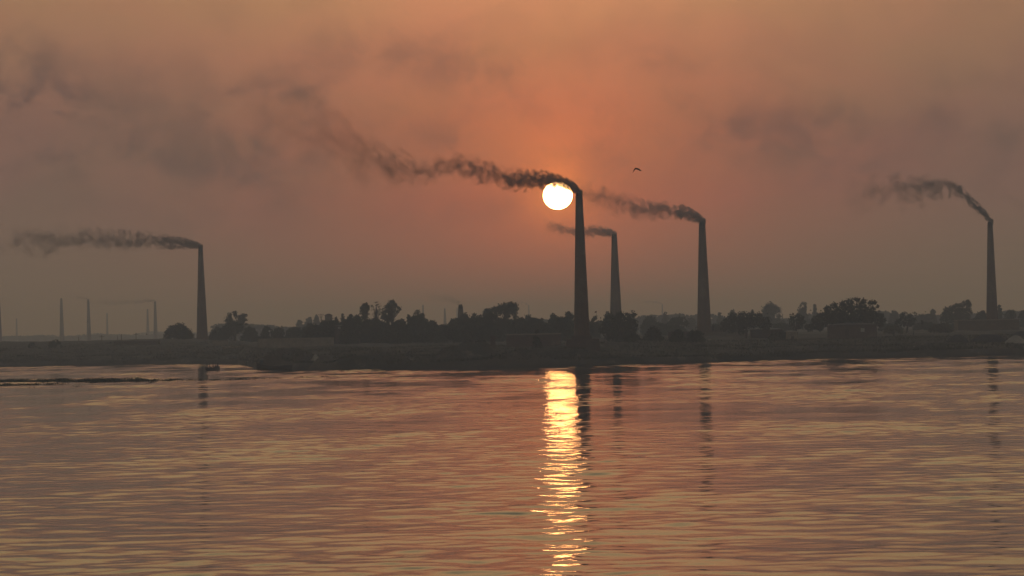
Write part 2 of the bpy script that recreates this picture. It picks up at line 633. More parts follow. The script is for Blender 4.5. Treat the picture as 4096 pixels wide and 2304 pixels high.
# ------------------------------------------------------------------ water: real waves
uu = np.concatenate([np.linspace(-1.5, -0.215, 50)[:-1], np.linspace(-0.215, 0.215, 720), np.linspace(0.215, 1.5, 50)[1:]])
rows = [20.0]
while rows[-1] < 1150:
    D = rows[-1]
    rows.append(D + (0.8 if D < 80 else 0.17 + 0.33 * min(1, max(0, (D - 110) / 700))))
dd = np.array(rows)
UU, DD = np.meshgrid(uu.astype(np.float32), dd.astype(np.float32))
xs, ys = UU * DD, DD
wr = np.random.default_rng(11)
N1, N2, N3 = 34, 34, 12                          # ripples, waves, long low swell
NW = N1 + N2 + N3
lam = np.exp(np.concatenate([wr.normal(math.log(1.7), 0.3, N1), wr.normal(math.log(3.5), 0.35, N2), wr.normal(math.log(15), 0.3, N3)]))
lam = np.maximum(lam, 1.0)
th = np.concatenate([wr.normal(0.05, 0.68, N1), wr.normal(0.1, 0.66, N2), wr.normal(0.0, 0.4, N3)])   # travel direction about the view axis
kk = 2 * np.pi / lam
ph = wr.uniform(0, 2 * np.pi, NW)
slope = wr.uniform(0.6, 1.4, NW)
for a_, b_, sg in ((0, N1, 0.023), (N1, N1 + N2, 0.029), (N1 + N2, NW, 0.010)):
    slope[a_:b_] *= sg / math.sqrt((slope[a_:b_] ** 2).sum() / 2)
H = np.zeros_like(xs)
gust = 0.92 + 1.0 * fbm(xs.astype(np.float64) / 16.0, ys.astype(np.float64) / 38.0, 3, 21).astype(np.float32)
far_ = sstep(DD, 200, 450)
gust = gust + (far_ * 1.5 * fbm(xs.astype(np.float64) / 9.0, ys.astype(np.float64) / 24.0, 3, 77)).astype(np.float32)
gust = np.clip(gust, 0.22, 2.1)
for i in range(NW):
    kx, ky = kk[i] * math.sin(th[i]), kk[i] * math.cos(th[i])
    w = np.sin(xs * np.float32(kx) + ys * np.float32(ky) + np.float32(ph[i]))
    H += np.float32(slope[i] / kk[i]) * w
H *= gust
H *= (1.08 - 0.2 * sstep(DD, 140, 380)).astype(np.float32)      # calmer towards the far bank
rowstep = np.gradient(dd)[:, None]
H *= np.where(rowstep > 0.6, 0.25, 1.0)
nr, nc = xs.shape
wat = mesh_obj('water', np.stack([xs, ys, H], -1).reshape(-1, 3), grid_faces(nr, nc), M['water'], smooth=True)
tag(wat, kind='structure')


# ------------------------------------------------------------------ chimneys
def chimney(label, px, ytop, wtop, ybase, wbase, D, group='brick kiln chimneys', bands=True, shoulder=1.0):
    top = P(px, ytop, D)
    s = D / F
    base_p = P(px, ybase, D)
    g0 = gz(top.x, D)
    H_ = top.z - g0 + 1.0
    r1, rb = wtop * s / 2, wbase * s / 2
    zb = base_p.z - g0
    taper = (rb - r1) / max(top.z - g0 - zb, 1)
    r0 = r1 + taper * (H_ - 1.0)
    root = empty('chimney', (top.x, D, g0 - 1.0), label, 'chimney', group)
    Hh = H_
    mat = brick_mat('chimney_brick', (0.065, 0.04, 0.032), (0.09, 0.052, 0.04), (0.075, 0.066, 0.06), True, Hh)
    prof = [(r0 * 1.02, 0)]
    for i in range(1, 22):
        t = i / 22
        prof.append((r0 + (r1 - r0) * t, Hh * t))
    prof += [(r1, Hh - 1.0 * shoulder), (r1 * 0.97, Hh - 0.5 * shoulder), (r1 * 0.82, Hh - 0.06), (r1 * 0.74, Hh), (r1 * 0.6, Hh), (r1 * 0.55, Hh - 3.5), (0.01, Hh - 3.5)]
    prof = [p for i, p in enumerate(prof) if i < 22 or True]
    prof.sort(key=lambda p: 0)
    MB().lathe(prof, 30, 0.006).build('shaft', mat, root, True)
    if bands:
        for zz in (Hh - 1.15 * shoulder, Hh - 2.0 * shoulder):
            rr = r0 + (r1 - r0) * (zz / Hh)
            MB().lathe([(rr * 0.98, zz - 0.12), (rr + 0.06, zz - 0.09), (rr + 0.06, zz + 0.09), (rr * 0.97, zz + 0.12)], 30, 0.01).build('rim_band', mat, root)
    return top


T_MAIN = chimney('tallest dark brick chimney, standing beside the sun disc', 2316, 768, 27, 1360, 66, 740)
T_LEFT = chimney('dark brick chimney standing alone by the round bush on the west bank, black smoke trailing', 802, 986, 17, 1345, 46, 1144)
T_THIRD = chimney('brick chimney rising behind the big dark tree, next to the tallest chimney, grey smoke', 2457, 936, 21, 1245, 46, 1088)
T_FOURTH = chimney('brick chimney standing on a long kiln platform beside the lamp tree, teal smoke', 2808, 887, 25, 1320, 58, 975)
T_RIGHT = chimney('brick chimney rising behind the long kiln wall near the dark coal heaps', 3960, 886, 20, 1275, 47, 1026)
T_STUB = chimney('squat wide banded kiln chimney poking over the trees with pale smoke', 1842, 1218, 17, 1255, 22, 1060, 'kiln chimneys far across the river')
FARC = [(-4, 1190, 6, 1360, 20, 2300, 'pale chimney cut by the picture edge at the far left'),
        (66, 1274, 5, 1360, 9, 4300, 'short faint chimney between the edge and the tall pale one'),
        (245, 1193, 8, 1363, 20, 2600, 'tall pale smokeless chimney standing over the west bank'),
        (353, 1198, 8, 1365, 19, 2550, 'tall pale chimney with a short wisp of smoke, a bird beside it'),
        (428, 1252, 5, 1350, 10, 3900, 'very faint short chimney behind the flat land, between taller ones'),
        (590, 1236, 6, 1358, 14, 3300, 'shorter of the paired far chimneys behind the flat roofed shed'),
        (620, 1206, 8, 1360, 18, 2700, 'taller of the paired far chimneys, long thin smoke trailing'),
        (1692, 1219, 6, 1290, 9, 3300, 'faint far chimney rising over the sparse twiggy tree'),
        (1779, 1233, 5, 1290, 12, 3000, 'faint far chimney in the gap of the tree line, left of the squat one'),
        (1828, 1232, 4, 1270, 7, 4200, 'palest chimney, a sliver just beside the squat banded one'),
        (2115, 1221, 3.5, 1262, 7, 4000, 'thin pale chimney over the low trees left of the sun chimney'),
        (2649, 1216, 4, 1262, 7, 4100, 'thin pale chimney over the trees between two big dark chimneys')]
FT = {}
for (px, yt, wt, yb, wb, D, lab) in FARC:
    FT[px] = chimney(lab, px, yt, wt, yb, wb, D, 'kiln chimneys far across the river', bands=False)


# ------------------------------------------------------------------ smoke plumes: volumes with their own noise
def plume(name, label, pts, D, sig0, color, n_off=0.0, pw=2.0, gap=0.0, seed=0.0, ysc=1.0, rate=0.12, fine=1.5, soft=1.4):
    """pts: (px, py, half thickness px) from the chimney mouth downwind"""
    s = D / F
    c = [P(a, b, D) for a, b, r in pts]
    R = np.array([r * s for a, b, r in pts])
    o0 = c[0]
    Xs = np.array([o0.x - p.x for p in c])
    Zs = np.array([p.z - o0.z for p in c])
    L = Xs[-1]
    # resample
    t = np.linspace(0, 1, 60)
    Xr = t * L
    Zr = np.interp(Xr, Xs, Zs)
    Rr = np.interp(Xr, Xs, R)
    ker = np.array([1, 2, 3, 2, 1]) / 9.0
    Zr2 = np.convolve(np.pad(Zr, 2, 'edge'), ker, 'valid')
    Zr2[0] = Zr[0]
    Rr2 = np.convolve(np.pad(Rr, 2, 'edge'), ker, 'valid')
    zmin, zmax = Zr2.min() - 0.01, Zr2.max() + 0.01
    Ur = np.concatenate([[0], np.cumsum(np.diff(Xr) / ((Rr2[1:] + Rr2[:-1]) / 2))])
    rmax, umax = Rr2.max(), Ur[-1]
    # mesh: one closed sleeve round the smoke
    seg = 14
    vs, fs = [], []
    mg = 1.45
    xx = list(-Xr)
    xx[0] += R[0] * 0.6
    for i in range(60):
        e = 1.0
        if i >= 57:
            e = (1.0, 0.8, 0.35)[i - 57]
        if i == 0:
            e = 0.6
        for j in range(seg):
            a = 2 * math.pi * j / seg
            rr = Rr2[i] * mg * e
            vs.append((xx[i], rr * ysc * math.cos(a), Zr2[i] + rr * math.sin(a)))
    for i in range(59):
        for j in range(seg):
            a, b = i * seg + j, i * seg + (j + 1) % seg
            fs.append((a, b, b + seg, a + seg))
    fs.append(tuple(range(seg))[::-1])
    fs.append(tuple(range(59 * seg, 60 * seg)))

    m = bpy.data.materials.new(name)
    m.use_nodes = True
    T = NT(m.node_tree)
    co = T.n('ShaderNodeTexCoord').outputs['Object']
    x, y, z = T.sep(co)[:3]
    S = T.m('DIVIDE', T.m('MULTIPLY', x, -1.0), L, clamp=True)
    pick = [int(round(v)) for v in np.linspace(0, 59, 20)]
    zc = T.m('ADD', T.m('MULTIPLY', T.curve(S, [(t[i], (Zr2[i] - zmin) / (zmax - zmin)) for i in pick]), zmax - zmin), zmin)
    rc = T.m('MULTIPLY', T.curve(S, [(t[i], Rr2[i] / rmax) for i in pick]), rmax)
    uc = T.m('MULTIPLY', T.curve(S, [(t[i], Ur[i] / umax) for i in pick]), umax)
    yy = T.m('DIVIDE', T.m('DIVIDE', y, rc), ysc)
    zz = T.m('DIVIDE', T.m('SUBTRACT', z, zc), rc)
    nc_ = T.xyz(T.m('ADD', uc, seed), T.m('ADD', yy, seed * 1.7), zz)
    wp = T.n('ShaderNodeTexNoise')
    T.put(wp.inputs['Vector'], nc_)
    wp.inputs['Scale'].default_value = 0.55
    wp.inputs['Detail'].default_value = 2
    wv = T.vm('SUBTRACT', wp.outputs['Color'], (0.5, 0.5, 0.5))
    wx_, wy_, wz_ = T.sep(wv)[:3]
    # meander grows downwind
    mea = T.smooth(S, 0.0, 0.25)
    zz2 = T.m('ADD', zz, T.m('MULTIPLY', T.m('MULTIPLY', wz_, 1.5), mea))
    yy2 = T.m('ADD', yy, T.m('MULTIPLY', T.m('MULTIPLY', wy_, 1.3), mea))
    q = T.m('SQRT', T.m('ADD', T.m('MULTIPLY', zz2, zz2), T.m('MULTIPLY', yy2, yy2)))
    nv = T.vm('ADD', nc_, T.vm('MULTIPLY', wv, (1.0, 1.0, 1.0)))
    fb = T.noise(nv, 1.15 * fine, 7, 0.62, 0.2)
    body = T.m('SUBTRACT', 1.0, q)
    near = T.m('SUBTRACT', 1.0, T.smooth(S, 0.03, 0.22))
    v = T.m('ADD', T.m('MULTIPLY', body, T.m('SUBTRACT', 1.3, T.m('MULTIPLY', near, 0.1))), T.m('MULTIPLY', T.m('SUBTRACT', fb, 0.5 + n_off), T.m('ADD', T.m('MULTIPLY', near, 5.5), 5.4)))
    gp = T.noise(T.xyz(T.m('ADD', uc, seed + 40), 0.0, 0.0), 0.32, 2, 0.5)
    v = T.m('SUBTRACT', v, T.m('MULTIPLY', T.m('MULTIPLY', T.smooth(gp, 0.42, 0.66), gap), mea))
    shape = T.smooth(T.m('DIVIDE', v, T.m('ADD', T.m('MULTIPLY', T.m('POWER', S, 0.6), 1.5 * soft), 0.3)), 0.0, 1.0)
    edge = T.m('MULTIPLY', T.m('SUBTRACT', 1.0, T.smooth(T.m('SQRT', T.m('ADD', T.m('MULTIPLY', zz, zz), T.m('MULTIPLY', yy, yy))), 1.05, 1.36)),
               T.m('SUBTRACT', 1.0, T.smooth(S, 0.7, 0.97)))
    rel = T.m('POWER', T.m('DIVIDE', R[0], rc), pw)
    den = T.m('MULTIPLY', T.m('MULTIPLY', T.m('MULTIPLY', shape, edge), rel), sig0)
    pv = T.n('ShaderNodeVolumePrincipled')
    pv.inputs['Color'].default_value = (*color, 1)
    T.put(pv.inputs['Density'], den)
    pv.inputs['Anisotropy'].default_value = 0.2
    T.put(T.n('ShaderNodeOutputMaterial').inputs['Volume'], pv.outputs[0])
    m.cycles.volume_step_rate = rate
    fs = [tuple(reversed(f)) for f in fs]
    o = mesh_obj(name, vs, fs, m)
    import bmesh
    bm = bmesh.new()
    bm.from_mesh(o.data)
    bmesh.ops.recalc_face_normals(bm, faces=bm.faces)
    if bm.calc_volume(signed=True) < 0:
        bmesh.ops.reverse_faces(bm, faces=bm.faces)
    bm.to_mesh(o.data)
    bm.free()
    o.location = o0
    return tag(o, label, 'smoke', None, 'stuff')


plume('smoke_plume', 'thick black smoke pouring from the tallest chimney across the top of the sun',
      [(2322, 775, 14), (2305, 757, 17), (2284, 743, 21), (2252, 730, 25), (2200, 716, 30), (2130, 720, 38), (2060, 722, 44), (1960, 700, 50), (1850, 660, 62), (1740, 660, 66), (1640, 690, 70), (1520, 645, 95),
       (1380, 580, 140), (1230, 530, 190), (1080, 500, 230), (940, 480, 240), (780, 470, 220)], 740, 6.0, (0.16, 0.14, 0.13), -0.01, 1.8, 0.2, 3.0, rate=0.075, fine=1.6, soft=2.2)
plume('smoke_plume', 'dark smoke trailing in puffs from the lone chimney on the west bank',
      [(806, 988, 9), (790, 980, 13), (760, 974, 18), (700, 972, 24), (640, 966, 30), (540, 962, 38), (440, 962, 44), (300, 950, 55), (150, 960, 68), (0, 985, 75), (-200, 980, 90), (-420, 970, 110)], 1144, 3.4, (0.2, 0.18, 0.17), -0.01, 1.6, 0.6, 9.0, rate=0.1)
plume('smoke_plume', 'pale grey smoke from the chimney behind the big dark tree, passing behind the tallest chimney',
      [(2461, 938, 11), (2445, 932, 15), (2415, 926, 20), (2375, 925, 22), (2340, 928, 24), (2300, 925, 26), (2250, 918, 28), (2200, 905, 32), (2150, 895, 34)], 1088, 2.4, (0.42, 0.5, 0.52), -0.02, 1.6, 0.3, 17.0, rate=0.16)
plume('smoke_plume', 'teal grey smoke from the chimney on the kiln platform, thinning towards the sun',
      [(2815, 888, 13), (2800, 876, 18), (2770, 860, 24), (2735, 850, 29), (2690, 846, 32), (2630, 842, 40), (2560, 836, 46), (2480, 815, 52), (2400, 795, 60), (2310, 770, 68), (2200, 740, 74)], 975, 3.2, (0.24, 0.3, 0.31), -0.01, 1.7, 0.4, 29.0, rate=0.12)
plume('smoke_plume', 'dark smoke leaning up from the chimney behind the long kiln wall',
      [(3966, 889, 12), (3950, 864, 17), (3920, 838, 20), (3885, 808, 22), (3850, 775, 27), (3815, 748, 40), (3770, 745, 50), (3700, 760, 60), (3620, 755, 75), (3540, 760, 85), (3440, 775, 90), (3330, 780, 90)],
      1026, 3.6, (0.26, 0.26, 0.27), 0.0, 1.6, 0.5, 51.0, rate=0.12)
plume('smoke_plume', 'faint grey smoke entering at the right picture edge',
      [(4250, 900, 18), (4180, 860, 20), (4110, 825, 22), (4050, 800, 24), (4000, 780, 26), (3960, 760, 28)], 1300, 0.16, (0.4, 0.4, 0.4), 0.0, 1.5, 0.3, 61.0, rate=0.3)
plume('smoke_plume', 'short pale puff from the squat banded kiln chimney',
      [(1844, 1220, 7), (1832, 1208, 10), (1815, 1202, 13), (1795, 1196, 14), (1770, 1190, 15), (1735, 1186, 16), (1700, 1180, 18)], 1060, 0.75, (0.85, 0.88, 0.88), -0.05, 1.3, 0.0, 71.0, rate=0.3)
plume('smoke_plume', 'long thin smoke trail from the taller of the paired far chimneys',
      [(622, 1208, 4), (612, 1203, 5), (590, 1202, 6), (560, 1207, 8), (510, 1209, 10), (460, 1212, 11), (400, 1210, 12), (340, 1208, 13)], 2700, 0.7, (0.3, 0.28, 0.27), -0.02, 1.2, 0.4, 81.0, rate=0.3)
plume('smoke_plume', 'short curl of smoke at the top of the far chimney with the bird beside it',
      [(355, 1199, 4), (346, 1195, 5), (334, 1193, 6), (318, 1190, 7), (300, 1188, 8)], 2550, 0.5, (0.3, 0.28, 0.27), -0.05, 1.3, 0.2, 91.0, rate=0.4)
plume('smoke_plume', 'thin wisp from the pale chimney left of the sun chimney',
      [(2116, 1223, 3), (2108, 1217, 4), (2095, 1212, 4), (2075, 1210, 5), (2050, 1208, 6)], 4000, 0.3, (0.3, 0.28, 0.27), -0.08, 1.0, 0.2, 95.0, rate=0.5)
plume('smoke_plume', 'thin wisp from the pale chimney between two big dark chimneys',
      [(2650, 1218, 3), (2642, 1213, 4), (2628, 1210, 4), (2600, 1208, 5), (2560, 1207, 6)], 4100, 0.3, (0.3, 0.28, 0.27), -0.08, 1.0, 0.2, 99.0, rate=0.5)


# ------------------------------------------------------------------ trees
def tree(label, x, yt, hw, D, yb=None, kind='round', dens=1.0, group='trees on the far bank', leaf=None, name='tree', lobes=None, ls=0.5, seed=None, mat='leaf', trunk=True):
    """x, yt: crown top in the photo; hw: half width px; yb: crown bottom px (None: the ground)"""
    r = np.random.default_rng(abs(hash((x, yt))) % 99991 if seed is None else seed)
    s = D / F
    top = P(x, yt, D)
    gzz = gz(top.x, D)
    zb = P(x, yb, D).z if yb else gzz + 0.2
    zb = max(zb, gzz + 0.1)
    Hc = max(top.z - zb, 1.0)
    w = hw * s
    root = empty(name, (top.x, D, gzz - 0.3), label, 'tree' if name == 'tree' else 'bush', group)
    dep = min(w, max(Hc * 0.8, 2.5))
    L = []
    if lobes:
        for (lx, ly, lr) in lobes:
            p = P(lx, ly, D)
            L.append((p.x - top.x, r.uniform(-.25, .25) * dep, p.z - gzz, lr * s, lr * s))
    else:
        lr0 = min(w, Hc) * 0.36

        def prof(f):
            f = abs(f)
            if kind == 'flat':
                return min(1.0, 1.5 * (1 - f) ** 0.5)
            if kind == 'pointy':
                return 1 - f ** 0.9 * 0.8
            return (1 - f * f) ** 0.5
        bump = r.uniform(0.8, 1.0, 9)
        n = int(5 + 2.0 * w / lr0)
        for i in range(n):
            fx = -1 + 2 * (i + 0.5) / n
            lr = lr0 * r.uniform(0.55, 0.9)
            f = prof(fx) * bump[i % 9]
            L.append((fx * (w - lr * 0.7), r.uniform(-.4, .4) * dep, zb - gzz + max(Hc * f - lr, lr * 0.4), lr, lr))
        n = int(1.5 * (2 * w * Hc) / (math.pi * lr0 * lr0)) + 2
        for i in range(n):
            fx = r.uniform(-1, 1)
            lr = lr0 * r.uniform(0.8, 1.15)
            L.append((fx * (w - lr * 0.9), r.uniform(-.5, .5) * dep, zb - gzz + lr * 0.3 + max(0, Hc * prof(fx) * 0.95 - lr * 1.2) * r.random(), lr, lr))
        for q in np.arange(0.3, 1.0, 0.7 * lr0 / Hc):
            L.append((r.uniform(-.2, .2) * w, 0, (zb - gzz) + (Hc - lr0 * 0.8) * q, lr0 * 0.85, lr0 * 0.8))
        L.append((r.uniform(-.15, .15) * w, 0, top.z - gzz - lr0 * 0.8, lr0 * 0.85, lr0 * 0.8))
    L = np.array(L)
    ls = ls * max(1.0, D / 1100.0)
    area = (np.pi * L[:, 3] ** 2)
    N = int(area.sum() * 2.6 * dens / (ls * ls * 0.3))
    N = max(150, min(N, 22000))
    pick = r.choice(len(L), N, p=area / area.sum())
    d = r.normal(size=(N, 3))
    d /= np.linalg.norm(d, axis=1)[:, None]
    # ragged outline
    rr = (0.35 + 0.65 * r.random(N) ** 0.45) * (1 + 0.22 * r.normal(size=N))
    C = L[pick, :3] + d * (L[pick, 3] * rr)[:, None] * np.array([1.0, 1.0, 0.88])
    # gaps: drop clumps
    gsc = 1.15
    gn = fbm(C[:, 0] / gsc + x, C[:, 2] / gsc + C[:, 1] * 0.3, 2, int(x) % 37)
    keep = gn > (-0.9 if dens >= 1.1 else -0.5 if dens >= 0.8 else -0.2)
    keep &= C[:, 2] > 0.15
    C = C[keep]
    N = len(C)
    a = r.normal(size=(N, 3)); a /= np.linalg.norm(a, axis=1)[:, None]
    b = np.cross(a, r.normal(size=(N, 3))); b /= np.linalg.norm(b, axis=1)[:, None]
    sz = ls * r.uniform(0.45, 1.15, N)[:, None]
    a = a * sz * 0.62
    b = b * sz * 0.5
    V = np.stack([C - a, C + b, C + a, C - b], 1).reshape(-1, 3)
    V[:, 2] += 0.3
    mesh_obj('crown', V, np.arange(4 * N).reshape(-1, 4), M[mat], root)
    if trunk:
        t = MB()
        tr = max(0.1, 0.035 * (top.z - gzz) + 0.05)
        cx0 = float(np.mean(L[:, 0]))
        hz = (zb - gzz) + Hc * 0.45
        t.tube([(0.0, 0, 0), (cx0 * 0.3 + r.uniform(-.2, .2), 0, hz * 0.5), (cx0 * 0.8, 0, hz), (cx0, 0.1, hz + Hc * 0.3)], [tr * 1.3, tr, tr * 0.7, tr * 0.3], 7)
        order = r.permutation(len(L))[:min(8, len(L))]
        for i in order:
            l = L[i]
            z0 = hz * r.uniform(0.55, 0.95)
            t.tube([(cx0 * 0.6, 0, z0), ((l[0] + cx0) * 0.5, l[1] * 0.5, (z0 + l[2]) * 0.5 + 0.15 * Hc * r.uniform(-.3, .3)), (l[0], l[1], l[2] + 0.3)], [tr * 0.45, tr * 0.28, tr * 0.1], 5)
        t.build('trunk', M['bark'], root)
    return root


GW = 'trees along the west bank'
GM = 'trees in the middle of the bank'
GE = 'trees on the east bank'
GF = 'hazy trees far behind the bank'
GB = 'bushes on the near bank'
# west
tree('round wide bush growing against the lone dark chimney', 712, 1291, 62, 1120, None, 'round', 1.1, GW, seed=4)
tree('small ragged bush alone on the flat western land', 222, 1357, 30, 1060, None, 'round', 0.6, GB, name='bush')
tree('low faint scrub bush near the western picture edge', 130, 1370, 20, 1050, None, 'flat', 0.6, GB, name='bush')
tree('low scrubby tree touching the right foot of the lone chimney', 868, 1308, 36, 1130, None, 'round', 1.0, GW)
tree('tall two lobed tree with sky between its lobes, right of the lone chimney', 937, 1243, 48, 1110, None, 'round', 1.1, GW,
     lobes=[(918, 1262, 11), (916, 1280, 16), (924, 1296, 18), (938, 1252, 10), (944, 1266, 9), (966, 1270, 15), (978, 1262, 10), (962, 1288, 19), (980, 1278, 8), (940, 1305, 24), (958, 1312, 22), (915, 1310, 20), (984, 1297, 7)])
tree('dense low tree under the two lobed tree', 905, 1300, 40, 1112, None, 'flat', 1.1, GW)
tree('dense low tree right of the two lobed tree', 1000, 1303, 38, 1100, None, 'round', 1.1, GW)
tree('low bushy tree left of the faint rounded tree', 1068, 1305, 34, 1080, None, 'round', 1.0, GW)
tree('low bushy tree in the dip before the hipped roof house', 1115, 1310, 30, 1070, None, 'flat', 1.0, GW)
tree('low wide tree below the hazy pale grove', 1180, 1306, 50, 1060, None, 'flat', 1.0, GW)
tree('low thick tree stepping up towards the hipped roof house', 1240, 1292, 40, 1040, None, 'flat', 1.1, GW)
tree('faint rounded tree showing behind the low bushes', 1128, 1303, 12, 1500, None, 'round', 0.8, GF)
tree('hazy pale grove tree, first in a rising row', 1200, 1280, 26, 1650, None, 'round', 1.1, GF)
tree('hazy pale grove tree, second in a rising row', 1236, 1268, 24, 1650, None, 'round', 1.1, GF)
tree('hazy pale grove tree, tallest of the row beside the post', 1266, 1258, 18, 1650, None, 'round', 1.1, GF)
# middle
tree('dark low tree under the hipped roof house', 1300, 1280, 44, 985, None, 'flat', 1.1, GM)
tree('small dark bush against the right wall of the hipped roof house', 1345, 1268, 17, 990, None, 'flat', 0.8, GM)
tree('dark upright tree right of the hipped roof house', 1371, 1253, 15, 1000, None, 'tall', 1.1, GM)
tree('bumpy dark tree with low crown before the three tall trees', 1400, 1256, 26, 990, None, 'round', 1.1, GM)
tree('wide dark tree at the foot of the first tall tree', 1432, 1258, 34, 985, None, 'flat', 1.1, GM)
tree('tall dark narrow tree, leftmost of the three standing above the line', 1460, 1209, 20, 1000, 1272, 'tall', 1.2, GM,
     lobes=[(1466, 1216, 6), (1456, 1220, 9), (1468, 1228, 10), (1450, 1232, 10), (1459, 1240, 14), (1450, 1250, 12), (1462, 1256, 12), (1458, 1268, 12), (1472, 1234, 8)])
tree('see-through feathery tree, middle of the three standing above the line', 1504, 1207, 22, 1010, 1275, 'round', 0.28, GM, mat='leaf_dry',
     lobes=[(1505, 1216, 12), (1494, 1224, 10), (1516, 1222, 10), (1508, 1236, 12), (1520, 1240, 8), (1490, 1238, 7), (1504, 1252, 10), (1516, 1256, 8), (1494, 1260, 8), (1504, 1242, 8)], ls=0.34)
tree('big leaning dark tree with holes in its crown, rightmost of the three', 1570, 1197, 40, 995, 1290, 'round', 1.05, GM,
     lobes=[(1572, 1205, 8), (1566, 1214, 13), (1580, 1214, 10), (1556, 1226, 15), (1570, 1234, 16), (1548, 1240, 16), (1594, 1232, 8), (1600, 1240, 5), (1590, 1248, 8), (1540, 1254, 16), (1558, 1256, 18), (1572, 1250, 12), (1534, 1268, 14), (1552, 1272, 18), (1566, 1275, 12), (1583, 1222, 7)])
tree('dark undergrowth tree between the feathery and the leaning tree', 1500, 1271, 44, 975, None, 'flat', 1.1, GM)
tree('low dark scrub tree right of the big leaning tree', 1606, 1274, 26, 980, None, 'flat', 0.9, GM)
tree('small spiky tree at the left of the twiggy crown', 1634, 1256, 14, 990, None, 'pointy', 1.0, GM)
tree('wide dark tree with a flat top under bare twigs', 1680, 1250, 42, 985, None, 'flat', 1.1, GM)
tree('thin twiggy crown above the flat topped dark tree', 1670, 1237, 18, 1030, 1260, 'round', 0.25, GM, mat='leaf_dry', ls=0.34)
tree('sloping dark tree falling towards the gap with the faint chimneys', 1728, 1279, 34, 970, None, 'round', 1.1, GM)
tree('low tree at the bottom of the gap with the faint chimneys', 1765, 1298, 26, 960, None, 'flat', 1.0, GM)
tree('bushy tree rising from the gap towards the squat chimney', 1812, 1275, 34, 980, None, 'round', 1.1, GM)
tree('dark rounded tree hiding the foot of the squat chimney', 1858, 1250, 34, 1010, None, 'round', 1.1, GM)
tree('low tree between the squat chimney and the broad canopy', 1895, 1252, 24, 1000, None, 'round', 1.0, GM)
tree('left shoulder of foliage beside the broad canopy tree', 1950, 1232, 34, 1005, None, 'round', 1.0, GM)
tree('broad high canopy tree, widest crown left of the tallest chimney', 2022, 1207, 62, 1000, 1280, 'round', 1.15, GM,
     lobes=[(2040, 1218, 13), (2055, 1222, 14), (2020, 1222, 14), (2000, 1230, 15), (1980, 1236, 14), (1962, 1244, 13), (2062, 1236, 13), (2040, 1236, 18), (2015, 1242, 18), (2056, 1252, 14), (1990, 1252, 16), (2030, 1258, 16), (1940, 1250, 10), (2060, 1268, 10)])
tree('dark underwood tree below the broad canopy', 2010, 1268, 62, 975, None, 'flat', 1.1, GM)
tree('low rounded tree just right of the broad canopy', 2116, 1259, 38, 1010, None, 'round', 1.1, GM)
tree('low flat tree in the dip under the thin wisp chimney', 2158, 1272, 24, 1000, None, 'flat', 1.0, GM)
tree('rounded dark tree with a tuft on top, left of the tallest chimney', 2212, 1253, 34, 985, None, 'round', 1.1, GM)
tree('rounded tree tucked against the left side of the tallest chimney', 2278, 1246, 34, 980, None, 'round', 1.1, GM)
tree('thin dark sapling on the low brick wall by the water', 2144, 1318, 24, 768, None, 'pointy', 0.7, GB, name='bush')
tree('low hedge tree filling the line behind the brick block', 2180, 1290, 60, 960, None, 'flat', 1.1, GM)
tree('low hedge tree behind the foot of the tallest chimney', 2290, 1290, 60, 960, None, 'flat', 1.1, GM)
# right of the tallest chimney
tree('low rounded tree touching the right side of the tallest chimney', 2378, 1262, 26, 1000, None, 'round', 1.0, GE)
tree('hazy umbrella tree peeping beside the third chimney', 2430, 1243, 20, 1500, None, 'round', 0.9, GF)
tree('low hazy hedge tree between the tallest chimney and the big dark tree', 2400, 1282, 40, 1250, None, 'flat', 1.0, GF)
tree('big dark leafy tree in front of the third chimney', 2475, 1246, 74, 850, None, 'round', 1.15, GE,
     lobes=[(2440, 1268, 18), (2480, 1262, 18), (2510, 1266, 16), (2535, 1262, 12), (2425, 1290, 22), (2460, 1288, 26), (2500, 1290, 26), (2530, 1290, 20), (2415, 1320, 20), (2450, 1320, 28), (2490, 1325, 30), (2525, 1322, 24), (2440, 1345, 24), (2480, 1352, 26), (2520, 1350, 26), (2548, 1300, 8)])
tree('low dark bush at the right foot of the big dark leafy tree', 2530, 1330, 34, 800, None, 'round', 0.9, GB, name='bush')
tree('hazy pale tree behind the top of the big dark leafy tree', 2528, 1238, 22, 1500, None, 'pointy', 0.8, GF)
tree('rounded hazy tree right of the big dark leafy tree', 2600, 1261, 44, 1180, None, 'round', 1.1, GE)
tree('dark spiky shrub tree with an airy crown, below the thin wisp chimney', 2612, 1306, 42, 830, None, 'round', 0.85, GE)
tree('hazy tree standing just under the thin wisp chimney', 2662, 1246, 18, 1500, None, 'round', 0.9, GF)
tree('umbrella shaped hazy tree with bare trunk, left of the platform chimney', 2712, 1266, 44, 1150, 1300, 'flat', 1.0, GE)
tree('small hazy peak of a tree above the umbrella tree', 2718, 1252, 12, 1500, None, 'pointy', 0.9, GF)
tree('dark twiggy shrub, first in front of the brick wall left of the platform', 2712, 1314, 36, 800, None, 'round', 0.8, GB, name='bush')
tree('dark twiggy shrub in front of the platform chimney', 2782, 1318, 40, 800, None, 'flat', 0.85, GB, name='bush')
tree('hazy low tree behind the left foot of the platform chimney', 2765, 1270, 24, 1500, None, 'flat', 1.0, GF)
tree('small hazy tree right of the platform chimney', 2877, 1248, 14, 1500, None, 'round', 0.9, GF)
tree('hazy tree rising behind the dark lamp tree', 2930, 1236, 24, 1550, None, 'round', 0.9, GF)
